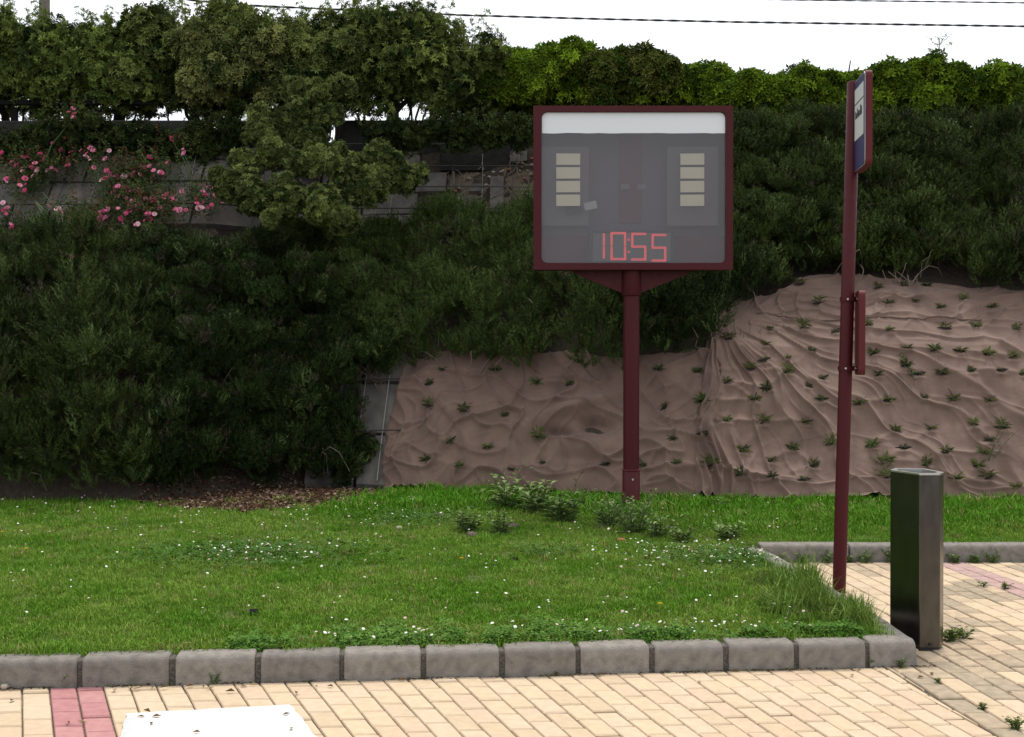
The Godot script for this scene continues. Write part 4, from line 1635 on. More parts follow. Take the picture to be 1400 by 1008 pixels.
# ------------------------------------------------------------------ planting on the bank
func rosemary(label: String, pix: Array, off: float, count: int, dark: Color, light: Color, dry: float) -> void:
	var poly := bank_poly(pix, off * 0.85)
	var lo := poly[0]
	var hi := poly[0]
	for p in poly:
		lo = lo.min(p)
		hi = hi.max(p)
	var mid := (lo + hi) / 2.0
	var o := thing("rosemary_shrub", label, "shrub", bank(mid.x, mid.y), "rosemary shrubs trailing over the bank")
	var o0 := -o.position
	var places := []
	var tints := []
	var tries := 0
	var made := 0
	var each := 13
	while made < count / each and tries < count:
		tries += 1
		var q := Vector2(rng.randf_range(lo.x, hi.x), rng.randf_range(lo.y, hi.y))
		var wobble := Vector2(fine.get_noise_2d(q.x * 3.0, q.y * 3.0), fine.get_noise_2d(q.x * 3.0 + 50.0, q.y * 3.0)) * 0.12
		if not Geometry2D.is_point_in_polygon(q + wobble, poly):
			continue
		made += 1
		var e := edge_distance(q, poly)
		var swell := 0.55 + 0.45 * smoothstep(0.0, 0.35, e)
		var lump := 1.0 + 0.45 * wav.get_noise_2d(q.x * 1.5, q.y * 1.5) + 0.35 * wav.get_noise_2d(q.x * 3.6 + 8.0, q.y * 3.6)
		var deep := made % 4 == 0
		var layer := rng.randf_range(0.25, 0.6) if deep else 1.0 - pow(rng.randf(), 2.5) * 0.35
		var n := bank_normal(q.y)
		var side := Vector3.RIGHT
		var up_slope := n.cross(side)
		if up_slope.y < 0.0:
			up_slope = -up_slope
		var c0 := bank(q.x, q.y, off * swell * lump * layer)
		var reach := rng.randf_range(0.06, 0.13)
		var shade := rng.randf()
		for i in each:
			var ang := rng.randf() * TAU
			var rr := sqrt(rng.randf())
			var radial := side * cos(ang) + up_slope * sin(ang)
			var p := c0 + radial * rr * reach + n * (1.0 - rr * rr) * 0.05
			p.y = maxf(p.y, 0.1)
			var up := (n * 0.45 + Vector3(0, 0.75, 0) + radial * rr * 0.75 + rand_dir() * 0.3).normalized()
			places.append(place(p + o0, up, rng.randf_range(0.6, 1.15), rng.randf() * TAU))
			var c := dark.lerp(light, clampf(shade * 0.65 + rng.randf() * 0.45 - 0.1, 0.0, 1.0)) * rng.randf_range(0.8, 1.25)
			if rng.randf() < dry * 0.7:
				c = tint(Color(0.045, 0.036, 0.022), Color(0.085, 0.07, 0.048))
			elif rng.randf() < 0.05:
				c = Color(0.095, 0.135, 0.045)
			tints.append(c)
	many("foliage", sprigs[rng.randi() % 3], M.leaf_needle, places, tints, o).set_meta("kind", "stuff")
	# woody stems below
	var st := start()
	for i in int(20 + dry * 260):
		var q := Vector2(rng.randf_range(lo.x, hi.x), rng.randf_range(lo.y, hi.y))
		if not Geometry2D.is_point_in_polygon(q, poly):
			continue
		var pts := []
		var dirx := rng.randfn() * 0.06
		var lift := rng.randf_range(0.5, 1.02)
		for k in 5:
			pts.append(bank(q.x, q.y, off * lift * (0.2 + 0.8 * sin(k * 0.7))) + o0)
			q += Vector2(dirx + rng.randfn() * 0.03, -0.05 - rng.randf() * 0.05)
		var rr := rng.randf_range(0.003, 0.008)
		tube(st, pts, [rr, rr, rr * 0.8, rr * 0.6, rr * 0.4], 5)
	obj("stems", finish(st), M.dry_twig, o).set_meta("kind", "stuff")

var sprigs := []

func build_rosemary() -> void:
	sprigs = [rosemary_sprig(5, 0.15), rosemary_sprig(4, 0.18), rosemary_sprig(6, 0.13)]
	var dark := Color(0.008, 0.016, 0.005)
	var mid := Color(0.036, 0.060, 0.016)
	var lit := Color(0.070, 0.104, 0.027)
	rosemary("dark rosemary shrub filling the far left of the bank above the lawn", [[-160, 330], [0, 325], [60, 305], [130, 318], [190, 320], [215, 400], [210, 520], [190, 702], [-160, 704]], 0.52, 7600, dark, lit, 0.03)
	rosemary("dark rosemary shrub above the leaf litter, bare twigs at its foot", [[190, 320], [250, 318], [330, 335], [420, 330], [500, 420], [522, 482], [500, 512], [484, 545], [480, 600], [466, 645], [330, 665], [190, 690], [210, 520]], 0.50, 6500, dark, mid, 0.09)
	rosemary("rounded green rosemary mound below the olive shrub", [[330, 322], [390, 298], [470, 302], [540, 300], [560, 380], [545, 470], [500, 470], [430, 420], [370, 350]], 0.42, 3200, mid, lit, 0.03)
	rosemary("green rosemary mound just left of the display case", [[535, 300], [590, 278], [660, 276], [770, 290], [860, 330], [850, 470], [700, 475], [590, 478], [545, 470], [560, 380]], 0.40, 4200, mid, lit, 0.05)
	rosemary("dark rosemary shrub under the display case, over the cloth's top edge", [[760, 330], [960, 300], [1040, 320], [1052, 380], [997, 398], [966, 452], [850, 470]], 0.38, 3200, dark, mid, 0.05)
	rosemary("dark rosemary shrub between display case and stop post", [[950, 160], [1010, 145], [1090, 150], [1150, 160], [1170, 250], [1170, 338], [1105, 343], [1040, 368], [960, 330], [930, 240]], 0.40, 5200, dark, lit, 0.03)
	rosemary("dark rosemary shrub right of the stop post above the wide cloth", [[1150, 155], [1230, 150], [1310, 148], [1330, 250], [1310, 350], [1240, 345], [1170, 338], [1165, 250]], 0.40, 4300, dark, lit, 0.04)
	rosemary("dark rosemary shrub at the far right edge of the bank", [[1310, 148], [1400, 150], [1560, 150], [1560, 372], [1400, 365], [1310, 350], [1330, 250]], 0.42, 4500, dark, lit, 0.03)
	# dead stems hanging by the left corner of the cloth and along its top edge
	for d in [[515, 490, 12, "tangle of bleached dead stems above the cloth's upper left corner"], [690, 468, 16, "dead twigs hanging over the cloth's top edge left of the pole"], [1215, 362, 14, "dry pale twigs above the wide cloth right of the stop post"], [1010, 428, 8, "few dry twigs at the wide cloth's upper left corner"]]:
		var q := on_bank(d[0], d[1], 0.2)
		var p := bank(q.x, q.y, 0.02)
		var o := thing("dead_stems", d[3], "twigs", p)
		for i in d[2]:
			var pts := []
			var s := Vector3(rng.randfn() * 0.12, rng.randfn() * 0.04 + 0.05, 0.05 + rng.randf() * 0.12)
			var go := Vector3(rng.randfn() * 0.03, -0.04 - rng.randf() * 0.03, 0.012)
			for k in 6:
				pts.append(s)
				s += go + rand_dir() * 0.012
				go.x += rng.randfn() * 0.012
			var r := rng.randf_range(0.003, 0.007)
			var st := start()
			tube(st, pts, [r, r, r * 0.9, r * 0.8, r * 0.6, r * 0.4], 5)
			obj("twig", finish(st), M.dry_twig, o)


# a crown of leaf rosettes spread through overlapping clumps
func crown(o: Node3D, lobes: Array, sprig: Mesh, material: Material, count: int, dark: Color, light: Color, size := 1.0, called := "crown") -> void:
	var places := []
	var tints := []
	var total := 0.0
	for l in lobes:
		total += l[1].x * l[1].y
	for l in lobes:
		var share := int(count * l[1].x * l[1].y / total)
		var lc := rng.randf_range(-0.25, 0.25)
		for i in share:
			var d := rand_dir()
			var r := 1.0 - pow(rng.randf(), 1.6) * 0.6
			r *= 1.0 + 0.35 * fine.get_noise_3d(d.x * 1.8 + l[0].x * 5.0, d.y * 1.8, d.z * 1.8 + l[0].y * 5.0)
			if d.y > 0.3 and rng.randf() < 0.05:
				r *= 1.25
			var p: Vector3 = l[0] + d * r * l[1]
			places.append(place(p, (d + Vector3(0, 0.5, 0) + rand_dir() * 0.4).normalized(), size * rng.randf_range(0.7, 1.25), rng.randf() * TAU))
			var c := dark.lerp(light, clampf(rng.randf() * 0.9 + lc, 0, 1)) * rng.randf_range(0.8, 1.2)
			tints.append(c)
	many(called, sprig, material, places, tints, o).set_meta("kind", "stuff")

# clumps filling a loose upright block, ragged at its rim
func clumps(n: int, cy: float, hw: float, hh: float, deep: float, r0: float, r1: float) -> Array:
	var lobes := [[Vector3(0, cy - hh * 0.05, 0), Vector3(hw * 0.8, hh * 0.62, deep * 0.7)]]
	for i in n:
		var x := rng.randf_range(-1, 1)
		var y := rng.randf_range(-1, 1)
		if absf(x) > 0.6 and absf(y) > 0.7 and rng.randf() < 0.6:
			y *= 0.6
		var r := rng.randf_range(r0, r1)
		lobes.append([Vector3(x * hw * 1.05, cy + y * (hh - r * 0.75), rng.randf_range(-0.35, 1.0) * deep * 0.85), Vector3(r * rng.randf_range(0.9, 1.4), r * rng.randf_range(0.7, 1.1), r)])
	# skirts that hang towards the wall, with gaps between
	for i in 4:
		lobes.append([Vector3(rng.randf_range(-1.1, 1.1) * hw, cy - hh + rng.randf_range(-0.12, 0.06), rng.randf_range(-0.1, 0.4)), Vector3(rng.randf_range(0.08, 0.17), rng.randf_range(0.05, 0.11), 0.1)])
	return lobes

# clumps filling a rounded mound
func domes(n: int, cy: float, hw: float, hh: float, deep: float, r0: float, r1: float) -> Array:
	var lobes := [[Vector3(0, cy - hh * 0.1, 0), Vector3(hw * 0.72, hh * 0.6, deep * 0.7)]]
	for i in n:
		var x := rng.randf_range(-1, 1)
		var top := 0.25 + 0.75 * sqrt(maxf(0.0, 1.0 - x * x))
		var r := rng.randf_range(r0, r1)
		var y := lerpf(-1.0, top, sqrt(rng.randf()))
		lobes.append([Vector3(x * hw, cy + y * (hh - r), rng.randf_range(-0.35, 1.0) * deep * 0.8), Vector3(r * rng.randf_range(0.9, 1.3), r, r)])
	return lobes

# leafy shoots standing out of a crown
func shoots(o: Node3D, sprig: Mesh, n: int, cy: float, hw: float, hh: float, dark: Color, light: Color) -> void:
	var places := []
	var tints := []
	for i in n:
		var p := Vector3(rng.randf_range(-1, 1) * hw, cy + hh * rng.randf_range(0.55, 0.85), rng.randf_range(-0.2, 0.35))
		var d := Vector3(rng.randfn() * 0.35, 1.0, rng.randfn() * 0.25).normalized()
		var c := tint(dark, light)
		for k in rng.randi_range(3, 7):
			places.append(place(p, (d + rand_dir() * 0.5).normalized(), rng.randf_range(0.5, 0.85), rng.randf() * TAU))
			tints.append(c)
			p += d * 0.055 + rand_dir() * 0.012
	many("shoots", sprig, M.leaf_waxy, places, tints, o).set_meta("kind", "stuff")

func trunk(o: Node3D, top: float, spread: float, r: float, forks: int) -> void:
	var st := start()
	var lean := Vector3(rng.randfn() * 0.05, 0, rng.randfn() * 0.05)
	tube(st, [Vector3(0, -0.12, 0), Vector3(0, 0.0, 0), lean + Vector3(0, top * 0.5, 0), lean * 2.0 + Vector3(0, top, 0)], [r * 1.5, r * 1.15, r, r * 0.8], 8)
	obj("trunk", finish(st), M.bark, o)
	for i in forks:
		var a := TAU * i / forks + rng.randf()
		st = start()
		var p0 := lean * rng.randf_range(0.6, 1.8) + Vector3(0, top * rng.randf_range(0.35, 0.9), 0)
		var e := Vector3(cos(a), 0, sin(a)) * spread * rng.randf_range(0.6, 1.0)
		tube(st, [p0, p0 + e * 0.4 + Vector3(0, 0.12, 0), p0 + e + Vector3(0, 0.4 + rng.randf() * 0.3, 0)], [r * 0.6, r * 0.45, r * 0.15], 6)
		obj("branch", finish(st), M.bark, o)

func build_hedge() -> void:
	var tight := rosette_sprig(3, 0.068, 0.026, 10, 0.06)
	var loose := rosette_sprig(3, 0.056, 0.020, 9, 0.08)
	var deep := Color(0.018, 0.036, 0.010)
	var olive := Color(0.310, 0.325, 0.115)
	var green := Color(0.165, 0.240, 0.045)
	var bright := Color(0.200, 0.300, 0.022)
	# left: a clipped row on bare trunks; [centre x, top y, half width, label]
	var rows := [
		[-95, 22, 62, "hedge shrub at the far left end of the row", 0.3],
		[12, 24, 56, "leftmost hedge shrub in view, left of the utility pole", 0.3],
		[98, 66, 36, "low hedge shrub just right of the utility pole", 0.2],
		[156, 34, 40, "hedge shrub with bare trunk over the end of the dark rail", 0.2],
		[268, 14, 64, "tall hedge shrub reaching out of the picture above the roses", 0.55],
		[345, 46, 54, "olive tinted hedge shrub above the trailing olive shrub", 0.9],
		[430, 38, 52, "hedge shrub third left of the display case", 0.6],
		[540, 16, 58, "tallest hedge shrub in the middle, under the cable", 0.35],
		[626, 56, 46, "hedge shrub sloping down towards the display case", 0.4]]
	var z := 14.5
	var ppm := FOCAL / z
	for r in rows:
		var ground := 3.80
		var top_y: float = EYE - (r[1] - 490.0) / ppm
		var bottom_y := EYE - (148.0 - 490.0) / ppm
		var x: float = (r[0] - 700.0) / ppm
		var o := thing("hedge_shrub", r[3], "shrub", Vector3(x, ground, -z + rng.randf_range(-0.12, 0.12)), "shrubs of the hedge along the bank top")
		var hw: float = r[2] / ppm
		var hh := (top_y - bottom_y) / 2.0
		var cy := (top_y + bottom_y) / 2.0 - ground
		var light := green.lerp(olive, r[4])
		crown(o, clumps(44, cy, hw * 1.2, hh, 0.62, 0.09, 0.22), tight if r[4] > 0.5 else loose, M.leaf_waxy, 3000, deep, light, 0.92)
		shoots(o, loose, 30, cy, hw * 1.1, hh, green * 0.7, light)
		trunk(o, 0.42, hw * 0.9, 0.045, 8)
		for i in 9:
			var sx := rng.randf_range(-1.1, 1.1) * hw
			obj("stem", bar([Vector3(sx * 0.75, -0.08, 0.05), Vector3(sx * 0.9, 0.2, 0.08), Vector3(sx + rng.randfn() * 0.1, 0.6, 0.1)], rng.randf_range(0.006, 0.014), 5), M.bark, o)
	# thin shoots over the clipped outline
	# right: dense bright row
	var row2 := [
		[705, 64, 40, "hedge shrub directly left above the display case"],
		[776, 54, 46, "bright hedge shrub above the display case's left corner"],
		[850, 66, 48, "brown tinged hedge shrub above the display case's middle"],
		[930, 88, 50, "hedge shrub above the display case's right corner"],
		[1010, 104, 48, "bright hedge shrub right of the display case"],
		[1085, 94, 44, "rounded hedge shrub midway between case and stop sign"],
		[1150, 104, 44, "hedge shrub behind the stop sign"],
		[1238, 80, 56, "tallest bright hedge shrub right of the stop sign"],
		[1325, 96, 46, "low hedge shrub below the wispy sapling"],
		[1375, 92, 44, "hedge shrub at the right edge of the picture"],
		[1460, 95, 56, "hedge shrub beyond the right edge"]]
	for r in row2:
		var zz := 14.9
		var k := FOCAL / zz
		var top_y: float = EYE - (r[1] + 10.0 - 490.0) / k
		var bottom_y := EYE - (175.0 - 490.0) / k
		var x: float = (r[0] - 700.0) / k
		var o := thing("hedge_shrub", r[3], "shrub", Vector3(x, 3.78, -zz + rng.randf_range(-0.1, 0.1)), "shrubs of the hedge along the bank top")
		var hw: float = r[2] / k
		var hh := (top_y - bottom_y) / 2.0
		var cy := (top_y + bottom_y) / 2.0 - 3.78
		crown(o, domes(46, cy, hw * 1.12, hh, 0.62, 0.08, 0.17), tight, M.leaf_waxy, 2500, Color(0.03, 0.060, 0.008), bright if r[0] != 850 else Color(0.12, 0.13, 0.03))
		trunk(o, 0.3, hw * 0.6, 0.04, 4)
	# olive green shrub that trails down over the wall
	var q := on_bank(430, 240, 0.3)
	var p := bank(q.x, q.y, 0.0)
	var o2 := thing("olive_shrub", "pale olive shrub trailing down over the wall right of the roses", "shrub", p)
	var lobes2 := []
	for l in [[430, 145, 45, 25, 9], [430, 180, 65, 30, 12], [400, 215, 60, 38, 12], [345, 268, 50, 34, 12], [385, 275, 50, 30, 8], [460, 250, 70, 42, 18], [520, 245, 40, 28, 8], [550, 250, 18, 12, 3], [325, 240, 26, 18, 4], [480, 205, 36, 26, 8], [440, 285, 60, 22, 8]]:
		for i in l[4]:
			var py: float = l[1] + rng.randf_range(-1, 1) * l[3]
			var zz: float = 13.0 - (py - 180.0) * 0.008 - rng.randf() * 0.25
			var c := at(l[0] + rng.randf_range(-1.15, 1.15) * l[2], py, zz) - p
			if rng.randf() < 0.22:
				continue
			var r := rng.randf_range(0.05, 0.14)
			lobes2.append([c, Vector3(r * 1.2, r, r)])
	crown(o2, lobes2, tight, M.leaf_waxy, 7000, Color(0.020, 0.036, 0.010), Color(0.205, 0.245, 0.075), 0.54, "foliage")
	for i in 9:
		var e := Vector3(rng.randf_range(-0.7, 0.8), rng.randf_range(-0.3, 0.4), rng.randf_range(0.15, 0.4))
		var st := start()
		tube(st, [Vector3(0, 0, -0.05), e * 0.5 + Vector3(0, 0.15, 0.1), e], [0.02, 0.013, 0.005], 6)
		obj("stem", finish(st), M.bark, o2)
	for s in [[498, 612, 16, "small dark plant in a joint of the panels beside the cloth"], [478, 640, 18, "dark plant at the foot of the panels beside the cloth"], [470, 560, 16, "dark plant hanging on the panels left of the cloth"]]:
		var qq := on_bank(s[0], s[1], 0.1)
		var o4 := thing("wall_plant", s[3], "plant", bank(qq.x, qq.y, 0.06))
		var w4: float = s[2] / FOCAL * 11.5
		crown(o4, [[Vector3(0, 0.02, 0.04), Vector3(w4, 0.08, 0.07)], [Vector3(-w4 * 0.6, -0.05, 0.04), Vector3(w4 * 0.7, 0.07, 0.06)]], loose, M.leaf_waxy, 90, Color(0.012, 0.022, 0.007), Color(0.05, 0.07, 0.02), 0.6, "foliage")
	# small ivy-like plants growing on the dark edge wall
	for s in [[110, 178, 46, "dark leafy plant on the edge wall above the left roses"], [265, 200, 40, "dim leafy plant on the edge wall above the middle roses"], [700, 178, 30, "dark leafy plant hanging at the display case's left edge"], [20, 200, 40, "dim leafy plant on the edge wall at the far left"], [190, 188, 40, "dim leafy plant on the edge wall between the rose bushes"], [60, 188, 36, "dim leafy plant on the edge wall below the utility pole"], [300, 178, 40, "dim leafy plant on the edge wall left of the olive shrub"], [540, 185, 40, "dim leafy plant on the edge wall right of the olive shrub"], [610, 178, 36, "dim leafy plant on the edge wall above the stony bay"], [660, 176, 30, "dim leafy plant on the edge wall above the stony bay's right end"]]:
		var c := at(s[0], s[1], 13.45)
		var o3 := thing("wall_plant", s[3], "plant", c)
		var w: float = s[2] / FOCAL * 13.3
		crown(o3, [[Vector3(0, 0, 0.02), Vector3(w, 0.14, 0.14)], [Vector3(w * 0.5, -0.08, 0.05), Vector3(w * 0.5, 0.14, 0.12)], [Vector3(-w * 0.6, -0.04, 0.03), Vector3(w * 0.4, 0.10, 0.1)]], loose, M.leaf_waxy, 240, Color(0.012, 0.022, 0.007), Color(0.050, 0.070, 0.018), 0.75, "foliage")
		var st3 := start()
		tube(st3, [Vector3(0, -0.15, -0.25), Vector3(0, 0, -0.05), Vector3(w * 0.5, -0.05, 0.05)], [0.012, 0.01, 0.005], 6)
		obj("stem", finish(st3), M.bark, o3)


# ------------------------------------------------------------------ roses
const BLOOMS := [[225, 570], [240, 590], [270, 655], [215, 670], [190, 670], [150, 670], [130, 665], [90, 665], [95, 680], [105, 705], [30, 710], [100, 750], [5, 620], [50, 640], [100, 620], [175, 625], [10, 825], [20, 820], [45, 895], [340, 620], [355, 590], [415, 630], [370, 660], [585, 620], [565, 655], [575, 670], [625, 655], [635, 680], [520, 690], [490, 695], [435, 700], [410, 715], [445, 755], [490, 745], [535, 745], [520, 790], [575, 785], [600, 780], [570, 820], [590, 850], [630, 820], [545, 810], [515, 830], [475, 775], [710, 755], [675, 785], [710, 830], [775, 795], [785, 825], [800, 820], [805, 765], [850, 770], [820, 735], [880, 750], [280, 855], [310, 855], [330, 880], [320, 862], [390, 860], [410, 855], [385, 875], [400, 830], [430, 835], [300, 905], [230, 830], [725, 605], [680, 550], [540, 885], [480, 860], [235, 1003], [262, 1001], [282, 1012], [345, 905], [365, 848], [420, 705], [505, 685], [530, 680], [455, 770], [470, 690], [555, 800], [610, 795], [585, 860], [300, 450], [290, 462]]

func bloom(kind: int) -> ArrayMesh:
	var st := start()
	st.set_smooth_group(FLAT)
	for ring in 2:
		for i in 5:
			var a := TAU * i / 5.0 + ring * 0.6 + kind
			var lift := [0.35, 0.9][ring] as float
			var d := Vector3(cos(a), lift, sin(a)).normalized()
			var s := Vector3(-sin(a), 0, cos(a))
			var r := [0.031, 0.023][ring] as float
			var q := d * r
			tri(st, Vector3.ZERO, q * 0.75 + s * r * 0.6, q + s * r * 0.2)
			tri(st, Vector3.ZERO, q + s * r * 0.2, q - s * r * 0.2)
			tri(st, Vector3.ZERO, q - s * r * 0.2, q * 0.75 - s * r * 0.6)
	return finish(st)

func build_roses() -> void:
	var leafs := [loose_sprig(16, 0.16, 0.034, 0.020), loose_sprig(12, 0.20, 0.03, 0.018)]
	var blooms := [bloom(0), bloom(1), bloom(2)]
	var pinks := []
	for i in 4:
		var c: Array = [[0.64, 0.11, 0.25], [0.74, 0.24, 0.40], [0.78, 0.45, 0.54], [0.52, 0.05, 0.17]][i]
		var m := leafy("rose_pink_%d" % i, 0.7, 0.4)
		m.vertex_color_use_as_albedo = false
		m.albedo_color = rgb(c[0], c[1], c[2])
		pinks.append(m)
	var bushes := [
		[thing_at_bank(40, 262, "pink rose bush at the far left on the grey panels", "rose bush"), 0, 105],
		[thing_at_bank(140, 290, "pink rose bush spilling over the left rosemary", "rose bush"), 105, 152],
		[thing_at_bank(195, 262, "pink rose bush in the middle of the roses", "rose bush"), 152, 232],
		[thing_at_bank(270, 272, "small pink rose bush beside the olive shrub", "rose bush"), 232, 400]]
	var spread := [[], [], [], []]
	for b in BLOOMS:
		var px: float = b[0] * 0.3473
		var py: float = b[1] * 0.3473
		for k in 4:
			if px >= bushes[k][1] and px < bushes[k][2] or (k == 0 and px < 0):
				var off := 0.24 if py < 320 else 0.55
				var q := on_bank(px, py, off)
				var p := bank(q.x, q.y, off) + Vector3(0, 0, rng.randfn() * 0.03)
				if py < 170:
					p = at(px, py, 13.3)
				var o: Node3D = bushes[k][0]
				var f := obj("bloom", blooms[rng.randi() % 3], pinks[[0, 0, 1, 1, 2, 3][rng.randi() % 6]], o)
				f.transform = place(p - o.position, Vector3(rng.randfn() * 0.5, 0.6, 0.8 + rng.randfn() * 0.4), rng.randf_range(0.8, 1.25), rng.randf() * TAU)
				spread[k].append(p)
				for extra in rng.randi_range(1, 3):
					var f2 := obj("bloom", blooms[rng.randi() % 3], pinks[[0, 0, 1, 1, 2, 3][rng.randi() % 6]], o)
					f2.transform = place(p - o.position + Vector3(rng.randfn() * 0.05, rng.randfn() * 0.04, rng.randfn() * 0.02), Vector3(rng.randfn() * 0.5, 0.6, 0.8 + rng.randfn() * 0.4), rng.randf_range(0.55, 1.0), rng.randf() * TAU)
	for k in 4:
		var o: Node3D = bushes[k][0]
		var places := [[]]
		var tints := [[]]
		var st := start()
		for p in spread[k]:
			for i in 26:
				var w := 0
				var at_p: Vector3 = p + Vector3(rng.randfn() * 0.12, rng.randfn() * 0.075 - 0.02, rng.randfn() * 0.05 - 0.08)
				places[w].append(place(at_p - o.position, (Vector3(rng.randfn() * 0.6, 0.8, 0.5) + rand_dir() * 0.4).normalized(), rng.randf_range(0.6, 1.0), rng.randf() * TAU))
				tints[w].append(tint(Color(0.022, 0.040, 0.012), Color(0.070, 0.095, 0.026)) if rng.randf() < 0.85 else Color(0.12, 0.05, 0.03))
			var root := o.position
			var m: Vector3 = p.lerp(root, 0.5) + Vector3(0, 0.1, 0.03)
			tube(st, [root - o.position, m - o.position, p - o.position - Vector3(0, 0.01, 0)], [0.006, 0.004, 0.002], 4)
		many("foliage", leafs[k % 2], M.leaf_soft, places[0], tints[0], o).set_meta("kind", "stuff")
		obj("canes", finish(st), M.stem_green, o)

func thing_at_bank(px: float, py: float, label: String, category: String) -> Node3D:
	var q := on_bank(px, py, 0.05)
	return thing(category.replace(" ", "_"), label, category, bank(q.x, q.y, 0.0), "pink roses on the upper bank")


# ------------------------------------------------------------------ things against the sky
func build_skyline() -> void:
	# rail on posts behind the left end of the hedge
	var z := 14.15
	var fence := thing("rail_fence", "dark horizontal rail on posts behind the hedge trunks at left", "fence", Vector3(at(60, 160, z).x, 3.78, -z))
	var f0 := -fence.position
	obj("rail", box_mesh(Vector3(3.4, 0.055, 0.045), 0.008), M.rail_dark, fence, f0 + Vector3(at(-5, 0, z).x, at(0, 141, z).y, -z))
	for px in [-130, -20, 18, 133]:
		obj("post", box_mesh(Vector3(0.07, 0.34, 0.06), 0.008), M.rail_dark, fence, f0 + Vector3(at(px, 0, z).x, 3.88, -z - 0.054))
	# utility pole
	var zp := 16.5
	var pole := thing("utility_pole", "weathered utility pole rising behind the left hedge", "utility pole", Vector3(at(62, 0, zp).x, 3.74, -zp))
	var st := start()
	tube(st, [Vector3(0, -0.3, 0), Vector3(0, 3.0, 0), Vector3(0, 5.6, 0)], [0.075, 0.066, 0.055], 12)
	obj("shaft", finish(st), M.pole_wood, pole)
	for y in [1.42, 5.2]:
		st = start()
		tube(st, [Vector3(0, y, 0), Vector3(0, y + 0.03, 0)], [0.076, 0.076], 12)
		obj("band", finish(st), M.rail_dark, pole)
	obj("step_bracket", box_mesh(Vector3(0.16, 0.05, 0.05), 0.005), M.rail_dark, pole, Vector3(0.06, 1.55, 0.03))
	obj("crossarm", box_mesh(Vector3(1.0, 0.09, 0.08), 0.01), M.pole_wood, pole, Vector3(0, 5.3, 0.09))
	# overhead cables: [points], label
	var zc := 18.0
	var cables := [
		[[[-600, -40], [-200, -22], [200, -5], [330, 8], [480, 15], [640, 22], [820, 27], [1000, 31], [1200, 34], [1400, 37], [1700, 41], [2200, 44]], 0.016, "thick twisted overhead cable crossing the sky from hedge to right edge"],
		[[[-600, -60], [200, -40], [700, -16], [940, -2], [1080, 1], [1250, 3], [1400, 5], [1700, 8], [2200, 9]], 0.011, "thin overhead cable at the very top right of the sky"]]
	for c in cables:
		var pts := []
		for p in c[0]:
			pts.append(at(p[0], p[1], zc))
		var o := thing("overhead_cable", c[2], "cable", pts[0])
		for strand in 2:
			var way := []
			for i in pts.size() - 1:
				for k in 60:
					var t := k / 60.0
					var p: Vector3 = pts[i].lerp(pts[i + 1], t)
					var a := p.x * 14.0 + strand * PI
					way.append(p - o.position + Vector3(0, cos(a), sin(a)) * c[1] * 0.45)
			obj("strand", bar(way, c[1] * 0.6, 5), M.cable, o)
	# two wispy saplings above the hedge at right
	for s in [[1283, 54, 118, 24, "wispy sapling standing above the right hedge"], [1388, 95, 130, 12, "small dark sapling above the hedge at the right edge"]]:
		var zs := 15.3
		var foot := Vector3(at(s[0], 0, zs).x, 3.75, -zs)
		var top := at(s[0], s[1], zs)
		var o := thing("sapling", s[4], "sapling", foot)
		var h := top.y - foot.y
		st = start()
		tube(st, [Vector3(0, -0.1, 0), Vector3(0.02, h * 0.5, 0), Vector3(0, h, 0)], [0.014, 0.010, 0.003], 6)
		obj("stem", finish(st), M.bark, o)
		st = start()
		var ls := start()
		ls.set_smooth_group(FLAT)
		for i in 22:
			var y := h * lerpf(0.74, 1.0, rng.randf())
			var a := rng.randf() * TAU
			var e := Vector3(cos(a), 0.8, sin(a) * 0.6) * rng.randf_range(0.05, s[3] / FOCAL * zs)
			tube(st, [Vector3(0, y - 0.04, 0), Vector3(0, y - 0.04, 0) + e], [0.003, 0.0015], 4)
			for k in 5:
				leaf(ls, Vector3(0, y - 0.04, 0) + e * rng.randf_range(0.5, 1.1), rand_dir(), Vector3.UP, rng.randf_range(0.03, 0.055), 0.016)
		obj("twigs", finish(st), M.bark, o)
		var m := leafy("sapling_leaf", 0.6, 0.5)
		m.vertex_color_use_as_albedo = false
		m.albedo_color = rgb(0.13, 0.16, 0.09)
		obj("leaves", finish(ls), m, o)


